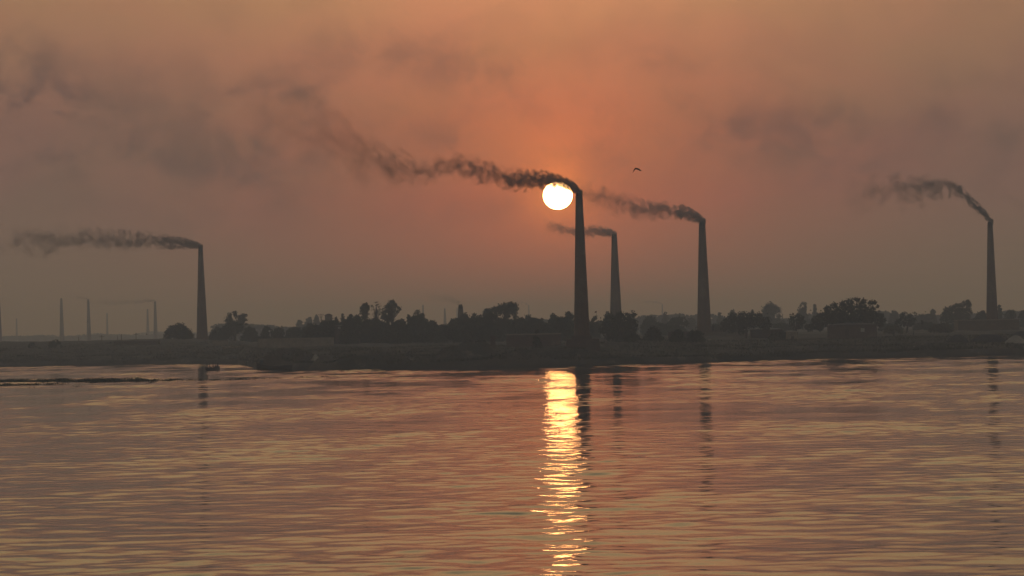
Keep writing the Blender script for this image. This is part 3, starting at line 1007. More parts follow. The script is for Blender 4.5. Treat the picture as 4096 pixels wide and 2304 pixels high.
tree('wide dark dome tree with the small white lamp in it', 2985, 1249, 100, 900, 1322, 'round', 1.15, GE,
     lobes=[(2930, 1272, 22), (2965, 1268, 22), (3000, 1265, 20), (3035, 1268, 20), (3065, 1282, 18), (2905, 1290, 20), (2940, 1296, 26), (2980, 1294, 28), (3020, 1292, 26), (3055, 1300, 20), (3082, 1300, 10), (2898, 1312, 14), (2925, 1318, 18), (2965, 1318, 22), (3070, 1312, 12), (2985, 1258, 8)])
tree('tall hazy spreading tree above the lamp tree on its right', 3085, 1208, 58, 1450, None, 'round', 1.05, GF)
tree('small hazy tree between the lamp tree and the tall hazy one', 3010, 1238, 14, 1500, None, 'round', 0.9, GF)
tree('hazy lacy tree between two dark crowns', 3210, 1207, 34, 1450, None, 'round', 0.7, GF)
tree('hazy pointed conifer like tree left of the largest dark tree', 3259, 1217, 19, 1450, None, 'pointy', 0.9, GF)
tree('middle tree with layered open crown beside the largest dark tree', 3182, 1252, 34, 920, None, 'round', 0.85, GE,
     lobes=[(3170, 1264, 12), (3190, 1262, 13), (3205, 1270, 12), (3165, 1282, 12), (3190, 1284, 14), (3212, 1288, 12), (3170, 1300, 12), (3200, 1304, 14), (3180, 1315, 10)])
tree('largest dark spreading tree over the low house', 3400, 1187, 155, 880, 1318, 'round', 1.15, GE,
     lobes=[(3430, 1200, 12), (3455, 1204, 12), (3400, 1208, 16), (3370, 1216, 16), (3340, 1224, 16), (3310, 1236, 16), (3480, 1212, 12), (3500, 1210, 9), (3508, 1226, 8), (3495, 1236, 12),
            (3445, 1226, 24), (3405, 1236, 28), (3360, 1248, 28), (3320, 1262, 28), (3280, 1262, 16), (3470, 1250, 26), (3500, 1262, 20), (3525, 1262, 14), (3535, 1280, 12), (3430, 1270, 32),
            (3380, 1280, 32), (3300, 1288, 26), (3260, 1280, 16), (3480, 1282, 26), (3520, 1290, 18), (3260, 1302, 18), (3340, 1296, 24), (3528, 1300, 10), (3240, 1310, 18), (3280, 1312, 16)])
tree('ragged dark tree right of the largest dark tree', 3625, 1245, 46, 960, None, 'round', 0.85, GE,
     lobes=[(3618, 1258, 14), (3640, 1264, 12), (3660, 1254, 8), (3602, 1272, 14), (3630, 1278, 16), (3652, 1278, 12), (3590, 1290, 12), (3615, 1296, 14), (3690, 1290, 8), (3645, 1296, 14)])
tree('pale hazy row tree behind the ragged tree', 3576, 1240, 26, 1450, None, 'flat', 1.0, GF)
tree('pale hazy tree between the ragged tree and the lobed one', 3730, 1236, 28, 1450, None, 'pointy', 0.9, GF)
tree('low hazy hedge tree behind the ragged tree on its right', 3690, 1254, 46, 1450, None, 'flat', 1.0, GF)
tree('tall lobed hazy tree, high shoulder towards the eastern chimney', 3840, 1198, 64, 1180, None, 'round', 1.15, GE,
     lobes=[(3872, 1208, 10), (3862, 1214, 12), (3878, 1220, 10), (3845, 1222, 13), (3825, 1224, 12), (3808, 1232, 13), (3868, 1238, 16), (3840, 1244, 20), (3812, 1250, 20), (3788, 1240, 12), (3782, 1256, 14), (3866, 1262, 20), (3884, 1250, 8), (3835, 1272, 24), (3800, 1276, 22), (3775, 1275, 16)])
tree('low hazy tree between the lobed tree and the eastern chimney', 3925, 1243, 32, 1200, None, 'flat', 1.1, GE)
tree('hazy tree peak just right of the eastern chimney', 3998, 1217, 22, 1250, None, 'pointy', 1.1, GE)
tree('low hazy tree between the eastern chimney and the picture edge', 4040, 1238, 34, 1250, None, 'flat', 1.1, GE)
tree('hazy tree at the eastern picture edge', 4094, 1240, 30, 1230, None, 'round', 1.1, GE)
tree('scrubby reddish bush before the long kiln wall', 3760, 1290, 50, 960, None, 'flat', 0.9, GE, mat='leaf_dry')
tree('low scrub right of the small house', 3570, 1300, 40, 930, None, 'flat', 0.8, GB, mat='leaf_dry', name='bush')
tree('low scrub between the lamp tree and the pale hut', 3120, 1322, 50, 880, None, 'flat', 0.8, GB, name='bush')
HEDGE = [(1262, 1296, 'low hedge tree at the left foot of the wooded rise'), (1340, 1278, 'low hedge tree in front of the hipped roof house'), (1405, 1268, 'low hedge tree above the long reddish house'),
         (1470, 1276, 'low hedge tree at the foot of the narrow tall tree'), (1540, 1282, 'low hedge tree at the foot of the big leaning tree'), (1600, 1280, 'low hedge tree right under the holes of the leaning crown'),
         (1660, 1262, 'low hedge tree below the bare twigs'), (1725, 1288, 'low hedge tree on the slope into the chimney gap'), (1790, 1294, 'lowest hedge tree, right below the gap with faint chimneys'),
         (1850, 1262, 'low hedge tree below the squat chimney'), (1915, 1258, 'low hedge tree right of the squat chimney'), (1960, 1250, 'low hedge tree below the left end of the broad canopy'),
         (2075, 1270, 'low hedge tree below the right end of the broad canopy'), (2130, 1268, 'low hedge tree below the thin wisp chimney'), (2240, 1266, 'low hedge tree above the reddish brick block'),
         (2330, 1272, 'low hedge tree directly behind the tallest chimney')]
for k, (x, yt, lab) in enumerate(HEDGE):
    tree(lab, x, yt, 50, 948 - 9 * (k % 3), None, 'flat', 1.15, 'low hedge trees under the middle tree line', seed=200 + k)
HEDGE = [(2640, 1290, 'low hazy hedge tree left of the umbrella tree'), (2700, 1296, 'low hazy hedge tree under the umbrella tree'), (2880, 1290, 'low hazy hedge tree between the platform chimney and the lamp tree'),
         (3130, 1290, 'low hazy hedge tree right of the lamp tree'), (3560, 1292, 'low hazy hedge tree left of the ragged dark tree'), (3700, 1286, 'low hazy hedge tree right of the ragged dark tree'),
         (3800, 1292, 'low hazy hedge tree at the foot of the lobed tree'), (3900, 1270, 'low hazy hedge tree left of the eastern chimney')]
for k, (x, yt, lab) in enumerate(HEDGE):
    tree(lab, x, yt, 52, 1120, None, 'flat', 1.1, 'low hedge trees behind the eastern tree line', seed=300 + k)
# outside the frame on both sides, for the reflections and other viewpoints
for k, (x, yt, hw, D) in enumerate([(-150, 1330, 60, 1120), (-320, 1310, 80, 1150), (4240, 1235, 80, 1100), (4420, 1250, 90, 1050)]):
    tree(['low western tree outside the frame', 'wide western tree outside the frame', 'eastern tree outside the frame', 'wide eastern tree outside the frame'][k], x, yt, hw, D, None, 'round', 1.0, 'trees outside the frame')


# the far wood that closes the plain
def wood(name, label, D, u0, u1, h, seed, n, ls):
    r = np.random.default_rng(seed)
    u = r.uniform(u0, u1, n)
    hh = h * (0.55 + 0.45 * (fbm(u * D / 28.0, u * 0, 4, seed) + 0.5))
    hh = np.maximum(hh, h * 0.25)
    z = 3.5 + hh * r.random(n) ** 0.6
    y = D + r.uniform(-25, 25, n)
    C = np.stack([u * D, y, z], 1)
    a = r.normal(size=(n, 3)); a /= np.linalg.norm(a, axis=1)[:, None]
    b = np.cross(a, r.normal(size=(n, 3))); b /= np.linalg.norm(b, axis=1)[:, None]
    a *= ls; b *= ls * 0.8
    V = np.stack([C - a, C + b, C + a, C - b], 1).reshape(-1, 3)
    o = mesh_obj(name, V, np.arange(4 * n).reshape(-1, 4), M['leaf'])
    tag(o, label, 'wood', None, 'stuff')


wood('distant_wood', 'hazy continuous wood closing the plain behind the bank', 1900, -0.095, 0.24, 11.5, 31, 26000, 1.0)
wood('distant_wood', 'very faint low wood on the western horizon', 3300, -0.24, -0.06, 6.0, 37, 9000, 1.3)
wood('distant_wood', 'pale farthest wood on the horizon', 4200, -0.24, 0.24, 9, 41, 12000, 1.8)


# ------------------------------------------------------------------ brickfield buildings
def block(name, label, cat, x0, x1, ytop, D, depth=6.0, mat='brick', group=None, parts=None, ybase=None, taper=0.0, cap=None, slope_roof=None):
    a, b = P(x0, ytop, D), P(x1, ytop, D)
    xm = (a.x + b.x) / 2
    g0 = min(gz(a.x, D), gz(b.x, D), gz(xm, D + depth)) - 0.6
    zt = (a.z + b.z) / 2
    w = (b.x - a.x) / 2
    root = empty(name, (xm, D, g0), label, cat, group)
    hh = zt - g0
    n = MB()
    n.box(-w, w, 0, depth, 0, hh, taper)
    n.build('wall', M[mat], root)
    return root, w, hh


def simple_house(name, label, cat, x0, x1, yroof, yeave, D, depth=5.0, mat='brick', roofmat='tin', windows=(), door=None, hip=True, group=None, over=0.35):
    a, b = P(x0, yeave, D), P(x1, yeave, D)
    xm = (a.x + b.x) / 2
    g0 = min(gz(a.x, D), gz(b.x, D), gz(xm, D + depth)) - 0.5
    w = (b.x - a.x) / 2 - over
    he = (a.z + b.z) / 2 - g0
    rt = P((x0 + x1) / 2, yroof, D).z - g0
    root = empty(name, (xm, D, g0), label, cat, group)
    MB().box(-w, w, 0, depth, 0, he).build('wall', M[mat], root)
    ro = MB()
    W_, y0, y1 = w + over, -over, depth + over
    ins = min(W_ * 0.75, depth * 0.7) if hip else 0.0
    ym = (y0 + y1) / 2
    e = 0.02
    ro.add([(-W_, y0, he + e), (W_, y0, he + e), (W_, y1, he + e), (-W_, y1, he + e), (-W_ + ins, ym, rt), (W_ - ins, ym, rt)], [(0, 1, 5, 4), (1, 2, 5), (2, 3, 4, 5), (3, 0, 4), (3, 2, 1, 0)])
    ro.build('roof', M[roofmat], root)
    for (wx0, wy0, wx1, wy1) in windows:
        p, q = P(wx0, wy0, D), P(wx1, wy1, D)
        f = MB()
        X0, X1, Z0, Z1 = p.x - xm, q.x - xm, q.z - g0, p.z - g0
        t = 0.07
        for bx in ((X0 - t, X1 + t, Z1, Z1 + t), (X0 - t, X1 + t, Z0 - t, Z0), (X0 - t, X0, Z0, Z1), (X1, X1 + t, Z0, Z1), ((X0 + X1) / 2 - t / 2, (X0 + X1) / 2 + t / 2, Z0, Z1)):
            f.box(bx[0], bx[1], -0.08, -0.005, bx[2], bx[3])
        fr = f.build('window', M['grey_wood'], root)
        MB().box(X0, X1, -0.04, -0.003, Z0, Z1).build('pane', M['glass'], fr)
    if door:
        p, q = P(door[0], door[1], D), P(door[2], door[1], D)
        MB().box(p.x - xm, q.x - xm, -0.06, -0.004, 0.3, p.z - g0).build('door', M['dark_wood'], root)
    return root


GK = 'brick works buildings'
r_, w_, h_ = block('brick_block', 'long low reddish brick block on the bank, left of the tallest chimney', 'brick block', 2025, 2243, 1339, 800, 9, group=GK)
MB().box(-w_ - 0.15, w_ + 0.15, -0.15, 9.15, h_ + 0.003, h_ + 0.28).build('coping', M['plaster'], r_)
r_, w_, h_ = block('chimney_plinth', 'stepped brick plinth round the foot of the tallest chimney', 'plinth', 2262, 2402, 1356, 736, 9, group=GK, taper=0.3)
MB().box(-w_ * 0.62, w_ * 0.5, 1.0, 8.0, h_ + 0.003, h_ + 0.8).build('upper_step', M['brick'], r_)
r_, w_, h_ = block('brick_stack', 'small square brick stack on top of the dark bluff', 'brick stack', 1961, 1982, 1345, 780, 1.5, group=GK)
r_, w_, h_ = block('kiln_platform', 'long low kiln platform under the chimney beside the lamp tree', 'kiln', 2776, 2990, 1326, 965, 16, 'clay', group=GK, taper=0.8)
MB().box(-w_ + 0.7, w_ - 0.7, 0.7, 1.0, h_ + 0.003, h_ + 0.3).build('parapet', M['brick'], r_)
r_, w_, h_ = block('brick_wall', 'reddish brick wall behind the twiggy shrubs', 'wall', 2673, 2790, 1326, 905, 1.0, group=GK)
r_, w_, h_ = block('kiln_wall', 'long dark kiln wall at the foot of the eastern chimney', 'wall', 3832, 4076, 1281, 1015, 9, 'clay', group=GK)
MB().box(-w_ - 0.2, w_ + 0.2, -0.2, 9.2, h_ + 0.003, h_ + 0.25).build('coping', M['plaster'], r_)
simple_house('brick_house', 'low brick house with one pale window under the largest dark tree', 'house', 3312, 3512, 1291, 1299, 872, 6, 'brick', 'tin', [(3443, 1313, 3458, 1327)], (3380, 1318, 3396))
simple_house('hut', 'pale walled hut between the lamp tree and the low brick house', 'hut', 3143, 3198, 1322, 1327, 862, 4, 'plaster', 'tin', [], (3165, 1345, 3176))
simple_house('brick_shed', 'reddish brick shed left of the pale walled hut', 'shed', 3000, 3137, 1311, 1318, 905, 6, 'brick', 'tin', [], (3090, 1330, 3104))
simple_house('flat_roofed_shed', 'long low shed with a dark flat roof on the western land', 'shed', 453, 636, 1362, 1365, 1050, 6, 'grey_wood', 'dark_wood', hip=False)
simple_house('hipped_roof_house', 'small house with a hipped roof on top of the wooded rise', 'house', 1295, 1332, 1255, 1262, 1000, 2.4, 'plaster', 'thatch', [(1305, 1268, 1309, 1274), (1316, 1268, 1320, 1274)])
simple_house('long_house', 'long low reddish house half hidden on the wooded rise', 'house', 1335, 1442, 1297, 1303, 935, 5, 'brick', 'tin', [(1352, 1308, 1362, 1315), (1380, 1308, 1390, 1315), (1408, 1308, 1418, 1315)], (1426, 1308, 1434))
r_, w_, h_ = block('pale_wall', 'long pale boundary wall behind the moored boats', 'wall', 1030, 1335, 1352, 905, 0.6, 'plaster', group=GK)
r_, w_, h_ = block('pale_wall', 'short pale wall on the land right of the lone chimney', 'wall', 848, 912, 1362, 1000, 0.6, 'plaster', group=GK)
simple_house('thatched_shack', 'thatched shack behind the moored boat', 'shack', 1166, 1222, 1408, 1418, 768, 3, 'grey_wood', 'thatch', [], (1185, 1425, 1195))
simple_house('tarpaulin_shelter', 'low shelter of blue tarpaulin standing behind the high prow', 'shelter', 1036, 1132, 1433, 1438, 772, 2.5, 'blue_tarp', 'grey_wood', hip=False)
# the lean-to pole over the shelter
p0, p1 = P(1016, 1441, 770), P(1072, 1418, 770)
o = MB().tube([p0, (p0 + p1) / 2 + Vector((0, 0, 0.1)), p1], [0.09, 0.08, 0.07], 6).build('bamboo_pole', M['plaster'])
tag(o, 'pale slanting bamboo pole above the blue tarpaulin shelter', 'pole')
# pillar and railing beside the fourth chimney
pb = P(2853, 1326, 962)
rt = empty('loading_frame', (pb.x, 962, pb.z), 'small pillar with a slab top and rails beside the kiln platform chimney', 'frame')
s_ = 962 / F
MB().box(-4 * s_, 4 * s_, 0, 0.7, 0, 22 * s_).build('pillar', M['dark_wood'], rt)
MB().box(-7 * s_, 7 * s_, -0.2, 0.9, 22 * s_, 24.5 * s_).build('slab', M['dark_wood'], rt)
rl, rl2 = MB(), MB()
for k in range(5):
    rl.tube([(k * 7 * s_ - 70 * s_, 0.3, 0), (k * 7 * s_ - 70 * s_, 0.3, 18 * s_)], [0.07, 0.07], 5)
    rl2.tube([((k * 6 + 9) * s_, 0.3, 0), ((k * 6 + 9) * s_, 0.3, 19 * s_)], [0.07, 0.07], 5)
rl.tube([(-72 * s_, 0.3, 18 * s_), (-40 * s_, 0.3, 18.5 * s_)], [0.07, 0.07], 5)
rl2.tube([(7 * s_, 0.3, 19 * s_), (35 * s_, 0.3, 19 * s_)], [0.07, 0.07], 5)
rl.build('railing', M['dark_wood'], rt)
rl2.build('railing', M['dark_wood'], rt)


# heaps
def heap(label, x, ytop, hw, D, mat, dep=None, name='soil_heap', flat=0.0):
    t = P(x, ytop, D)
    g0 = gz(t.x, D) - 0.8
    w = hw * D / F
    dep = dep or max(3.0, w * 0.7)
    n = 40
    a = np.linspace(-1.15, 1.15, n)
    A, B = np.meshgrid(a, a)
    q = np.sqrt(A * A + B * B)
    hgt = np.clip(1 - q ** (1.7 + flat), -0.4, 1)
    zz = (t.z - g0) * hgt * (1 + 0.1 * fbm(A * 4 + x, B * 4, 4, 9)) + 0.18 * fbm(A * 9, B * 9, 3, 3)
    V = np.stack([A * w, B * dep, zz], -1).reshape(-1, 3)
    o = mesh_obj(name, V, grid_faces(n, n), M[mat], smooth=True)
    o.location = (t.x, D, g0)
    tag(o, label, 'heap', 'heaps on the bank')


heap('dark rounded coal heap, left one of the pair before the kiln wall', 3830, 1337, 60, 790, 'coal', name='coal_heap')
heap('wide flat topped coal heap beside the rounded one', 3955, 1338, 82, 795, 'coal', name='coal_heap', flat=1.5)
heap('dark heap rising at the eastern picture edge behind the sand heap', 4085, 1326, 70, 830, 'coal', name='coal_heap')
heap('pale grey sand heap at the eastern picture edge', 4062, 1343, 60, 775, 'sand', name='sand_heap')
heap('low pale clay heap above the water on the east bank', 3720, 1388, 50, 800, 'clay', name='clay_heap')
heap('low clay heap by the water under the coal heaps', 3830, 1386, 60, 785, 'clay')
heap('low pale clay heap right of the moored boats', 1300, 1422, 60, 742, 'clay')
heap('small pale heap behind the shack by the moored boat', 1262, 1417, 22, 755, 'sand', name='sand_heap')
heap('pale sand slope lying on the west shore', 935, 1436, 40, 975, 'sand', name='sand_heap')
heap('pale clay slope above the west shore', 900, 1402, 45, 1000, 'clay')
heap('small pale heap on the kiln yard by the twiggy shrubs', 2838, 1358, 24, 880, 'sand', name='sand_heap')


# poles
def pole(label, x, yt, D, cross=True, group='poles on the plain', name='utility_pole', vtop=False):
    t = P(x, yt, D)
    g0 = gz(t.x, D) - 0.5
    h = t.z - g0
    root = empty(name, (t.x, D, g0), label, 'pole', group)
    MB().tube([(0, 0, 0), (0, 0, h)], [0.16, 0.1], 7).build('post', M['grey_wood'], root)
    if cross:
        MB().box(-0.9, 0.9, -0.06, 0.06, h - 0.7, h - 0.55).build('crossarm', M['grey_wood'], root)
    if vtop:
        MB().tube([(0, 0, h - 1.4), (-0.8, 0, h)], [0.05, 0.05], 5).tube([(0, 0, h - 1.4), (0.8, 0, h)], [0.05, 0.05], 5).tube([(-0.9, 0, h), (0.9, 0, h)], [0.05, 0.05], 5).build('fork', M['grey_wood'], root)


pole('faint utility pole left of the flat roofed shed', 407, 1340, 1150)
pole('dark thin pole standing at the flat roofed shed', 485, 1336, 1070, cross=False)
pole('utility pole rising behind the flat roofed shed', 544, 1331, 1160)
pole('very thin faint pole over the western land', 470, 1342, 1400, cross=False)
pole('faint thin pole near the tall pale chimneys', 315, 1347, 1200, cross=False)
pole('forked post standing left of the hipped roof house', 1284, 1257, 1005, cross=False, name='forked_post', vtop=True)
pole('short pole beside the two lobed tree', 866, 1300, 1140, name='utility_pole')
# flag
t = P(2386, 1243, 820)
g0 = gz(t.x, 820)
rt = empty('flagpole', (t.x, 820, g0), 'thin flagpole with a small red flag just right of the tallest chimney', 'flag')
MB().tube([(0, 0, 0), (0, 0, t.z - g0)], [0.05, 0.03], 6).build('pole', M['grey_wood'], rt)
fl = []
nx, nz = 7, 4
for i in range(nx):
    for j in range(nz):
        fl.append((-0.03 - i * 0.075, 0.06 * math.sin(i * 1.3), t.z - g0 - 0.05 - j * 0.12 - 0.03 * i))
MB().add(fl, [(i * nz + j, (i + 1) * nz + j, (i + 1) * nz + j + 1, i * nz + j + 1) for i in range(nx - 1) for j in range(nz - 1)]).build('flag', M['cloth_red'], rt)

# the one lit lamp in the dark tree
lp = P(2945, 1318, 868)
g0 = gz(lp.x, 868)
rt = empty('street_lamp', (lp.x, 868, g0), 'single lit white lamp on a thin post before the wide dark dome tree', 'lamp')
MB().tube([(0, 0, 0), (0, 0, lp.z - g0 + 0.3)], [0.07, 0.05], 6).build('post', M['iron'], rt)


def lamp_bld(T):
    e = T.n('ShaderNodeEmission')
    e.inputs[0].default_value = (1, 0.97, 0.9, 1)
    e.inputs[1].default_value = 14.0
    T.put(T.n('ShaderNodeOutputMaterial').inputs[0], e.outputs[0])


M['lamp'] = material('lamp', lamp_bld)
MB().lathe([(0.01, -0.16), (0.13, -0.1), (0.16, 0.0), (0.12, 0.11), (0.01, 0.16)], 12).build('bulb', M['lamp'], rt)
rt.children[-1].location = (0, -0.2, lp.z - g0)


# ------------------------------------------------------------------ people, boats
def skin_body(name, joints, edges, mat, loc, rz=0.0, sub=1):
    me = bpy.data.meshes.new(name)
    me.from_pydata([j[:3] for j in joints], edges, [])
    o = bpy.data.objects.new(name, me)
    COL.objects.link(o)
    md = o.modifiers.new('s', 'SKIN')
    md.use_smooth_shade = True
    for i, j in enumerate(joints):
        o.data.skin_vertices[0].data[i].radius = (j[3], j[3])
    o.data.skin_vertices[0].data[0].use_root = True
    o.modifiers.new('u', 'SUBSURF').levels = sub
    dg = bpy.context.evaluated_depsgraph_get()
    nm = bpy.data.meshes.new_from_object(o.evaluated_get(dg))
    o.modifiers.clear()
    o.data = nm
    nm.materials.clear()
    nm.materials.append(mat)
    o.location = loc
    o.rotation_euler = (0, 0, rz)
    return o


SIT = [(0, 0, .12, .15), (0, .03, .38, .15), (0, .02, .58, .16), (0, 0, .68, .06), (0, -.01, .78, .1), (0, -.01, .88, .09),
       (-.11, -.12, .1, .09), (-.14, -.42, .3, .075), (-.13, -.5, -.08, .05), (-.13, -.6, -.12, .04), (.11, -.12, .1, .09), (.14, -.42, .3, .075), (.13, -.5, -.08, .05), (.13, -.6, -.12, .04),
       (-.2, .02, .6, .06), (-.27, -.06, .38, .045), (-.16, -.3, .34, .035), (-.12, -.38, .34, .03), (.2, .02, .6, .06), (.27, -.06, .38, .045), (.16, -.3, .34, .035), (.12, -.38, .34, .03)]
STAND = [(0, 0, .92, .15), (0, 0, 1.15, .14), (0, 0, 1.38, .16), (0, 0, 1.5, .06), (0, -.01, 1.6, .1), (0, -.01, 1.7, .09),
         (-.1, 0, .85, .1), (-.12, -.03, .48, .07), (-.12, 0, .1, .05), (-.12, -.14, .04, .04), (.1, 0, .85, .1), (.12, .03, .48, .07), (.12, .03, .1, .05), (.12, -.1, .04, .04),
         (-.2, 0, 1.4, .06), (-.28, -.03, 1.12, .045), (-.26, -.22, .95, .035), (-.26, -.3, .93, .03), (.2, 0, 1.4, .06), (.28, .02, 1.12, .045), (.28, -.12, .88, .035), (.28, -.16, .82, .03)]
EDG = [(0, 1), (1, 2), (2, 3), (3, 4), (4, 5), (0, 6), (6, 7), (7, 8), (8, 9), (0, 10), (10, 11), (11, 12), (12, 13), (2, 14), (14, 15), (15, 16), (16, 17), (2, 18), (18, 19), (19, 20), (20, 21)]


def person(label, loc, pose, rz=0.0, scale=1.0, mat='cloth_dark', group=None):
    b = skin_body('person', pose, EDG, M[mat], loc, rz)
    b.scale = (scale,) * 3
    hp = pose[5]
    h = MB().lathe([(.01, .1), (.06, .085), (.1, .03), (.105, -.04), (.09, -.09)], 12).build('hair', M['hair'], b, True)
    h.location = (hp[0], hp[1] + 0.02, hp[2] + 0.0)
    tag(b, label, 'person', group)
    return b


def boat(label, px, py, D, L, B, rz, prow=1.3, stern=0.8, mid=0.45, mat='dark_wood', name='rowing_boat', group='boats on the river'):
    base = P(px, py, D)
    root = empty(name, (base.x, D, 0), label, 'boat', group, rz)
    n = 18
    hull, inn = MB(), []
    prof = []
    for i in range(n):
        t = i / (n - 1) * 2 - 1
        wx = B / 2 * max(0.02, (1 - abs(t) ** 2.6))
        top = mid + (prow - mid) * max(0, -t) ** 2.4 + (stern - mid) * max(0, t) ** 2.4
        bot = -0.25 + 0.45 * abs(t) ** 3
        x = t * L / 2
        prof.append([(x, -wx, top), (x, -wx * 0.82, (top + bot) * 0.5), (x, -wx * 0.35, bot), (x, wx * 0.35, bot), (x, wx * 0.82, (top + bot) * 0.5), (x, wx, top),
                     (x, wx * 0.88, top), (x, wx * 0.7, (top + bot) * 0.5), (x, wx * 0.3, bot + 0.06), (x, -wx * 0.3, bot + 0.06), (x, -wx * 0.7, (top + bot) * 0.5), (x, -wx * 0.88, top)])
    vs = [v for r in prof for v in r]
    m_ = 12
    fs = [(i * m_ + j, (i + 1) * m_ + j, (i + 1) * m_ + (j + 1) % m_, i * m_ + (j + 1) % m_) for i in range(n - 1) for j in range(m_)]
    fs += [tuple(range(m_)), tuple(range((n - 1) * m_, n * m_))[::-1]]
    hull.add(vs, fs)
    hull.build('hull', M[mat], root)
    for xx in (-0.22, 0.02, 0.26):
        wx = B / 2 * (1 - abs(xx * 2) ** 2.6) * 0.8
        MB().box(xx * L - 0.12, xx * L + 0.12, -wx, wx, mid - 0.14, mid - 0.09).build('thwart', M['grey_wood'], root)
    return root


GP = 'people riding in the small boat'
bx_, by_ = water_hit(850, 1482)
DB = by_
b1 = boat('small dark boat full of people out on the water', 850, 1482, DB, 3.7, 1.3, rad(-14), 0.85, 1.05, 0.68)
c_, s_ = math.cos(rad(-14)), math.sin(rad(-14))


def inb(x, y, z):
    return (bx_ + x * c_ - y * s_, DB + x * s_ + y * c_, z + 0.14)


person('tallest person in the small boat, upright at its left end', inb(-1.35, 0, 0.25), STAND, rad(100), 0.86, group=GP)
person('person sitting second from the left end of the small boat', inb(-0.72, 0.1, 0.35), SIT, rad(80), 1.15, group=GP)
person('person sitting upright in the middle of the small boat', inb(0.18, -0.1, 0.38), SIT, rad(95), 1.2, group=GP)
person('person crouching low right of the middle of the small boat', inb(0.72, 0.15, 0.2), SIT, rad(70), 1.0, group=GP)
person('broad person hunched at the right end of the small boat', inb(1.35, 0, 0.42), SIT, rad(250), 1.3, group=GP)
o = MB().tube([inb(0.85, 0.1, 0.4), inb(0.9, 0.1, 3.0)], [0.03, 0.02], 5).build('boat_pole', M['grey_wood'])
tag(o, 'thin upright pole held in the small boat', 'pole')

mx_, my_ = water_hit(1095, 1477)
b2 = boat('long dark wooden boat with a high prow moored at the headland', 1098, 1478, my_ - 3, 8.6, 2.0, rad(5), 1.75, 1.0, 0.85, name='moored_boat')
MB().box(-0.6, 2.4, -0.7, 0.7, 0.8, 1.05, 0.1).build('deck', M['grey_wood'], b2)
dx_, dyy = water_hit(1144, 1478)
boat('tiny skiff floating beside the moored boat', 1144, 1478, dyy, 1.5, 0.8, rad(3), 0.42, 0.4, 0.35, name='skiff')
fx, fy = water_hit(1020, 1474)
rt = empty('marker_float', (fx, fy, 0), 'little dark float with an upright stick left of the moored boat', 'float')
MB().lathe([(0.01, -0.1), (0.2, -0.06), (0.22, 0.05), (0.14, 0.14), (0.01, 0.16)], 14).build('float', M['dark_wood'], rt)
MB().tube([(0, 0, 0.1), (0.02, 0, 0.65)], [0.03, 0.025], 6).build('stick', M['dark_wood'], rt)
for (px, D, lab) in [(3421, 762, 'person in dark clothes standing on the east bank edge under the low house'), (3523, 768, 'person in dark clothes walking on the east bank, right of the other'),
                     (3655, 840, 'person in dark clothes by the scrub between the ragged tree and the coal heaps'), (3576, 850, 'person in dark clothes farther back on the east bank field')]:
    p = on_ground(px, D, 1385)
    person(lab, (p.x, D, p.z), STAND, random.uniform(0, 6), 0.97, group='people on the east bank')


# birds
def bird(label, px, py, D, span, ang=0.0, bank=0.0):
    p = P(px, py, D)
    k = span / 33.0                 # metres per photo pixel of the wing outline
    root = empty('bird', p, label, 'bird', 'birds in flight')
    MB().lathe([(0.002, -4.2), (0.7, -3), (1.3, -1), (1.45, 0.6), (1.0, 2.2), (0.9, 3.0), (0.35, 3.9), (0.003, 4.6)], 12).build('body', M['feather'], root, True)
    bo = root.children[-1]
    bo.scale = (k * 0.75,) * 3
    bo.rotation_euler = (rad(70), 0, rad(55))

    def wing(pts, name):
        vs, fs = [], []
        for (x, z, c) in pts:              # span position, height, chord
            vs += [(x * k, -c * 0.5 * k, z * k + 0.0 * k), (x * k, 0, (z + c * 0.42) * k), (x * k, c * 0.6 * k, (z - c * 0.28) * k), (x * k, 0, (z - c * 0.45) * k)]
        for i in range(len(pts) - 1):
            for j in range(4):
                a, b = i * 4 + j, i * 4 + (j + 1) % 4
                fs.append((a, b, b + 4, a + 4))
        fs += [(3, 2, 1, 0), tuple(range(len(pts) * 4 - 4, len(pts) * 4))]
        w = MB().add(vs, fs).build(name, M['feather'], root)
        return w
    wing([(0.5, 0.5, 6), (-3, 0.6, 7), (-5.5, -1.5, 8), (-8.5, -5.5, 6.5), (-11, -9.5, 5), (-13.2, -14.5, 1.2)], 'wing')
    wing([(-0.5, 0.5, 6), (4, -0.5, 6.5), (8, -1.5, 8), (12, -4.5, 7), (16, -6.5, 4), (19, -9, 1.0)], 'wing')
    MB().add([(-2 * k, 2 * k, 0), (0, 2 * k, 0.6 * k), (1.5 * k, 2 * k, 0), (2.4 * k, 7 * k, -1 * k), (0.2 * k, 6.2 * k, -0.7 * k), (-2.4 * k, 7 * k, -1 * k)], [(0, 1, 4, 5), (1, 2, 3, 4)]).build('tail', M['feather'], root)
    root.rotation_euler = (bank, 0, ang)
    return root


bird('large dark bird with drooping spread wings gliding right of the sun', 2545, 675, 240, 0.7)
bird('tiny dark bird beside a pale far chimney over the west bank', 349, 1287, 500, 0.22, 0.4)
bird('tiny dark bird low beside the paired far chimneys', 588, 1336, 600, 0.5, 1.1, 0.9)
bird('small dark bird crossing left of the largest dark tree', 3241, 1240, 560, 0.5, -0.9, 0.7)

# ------------------------------------------------------------------ floating water hyacinth and bank grass
hv = []


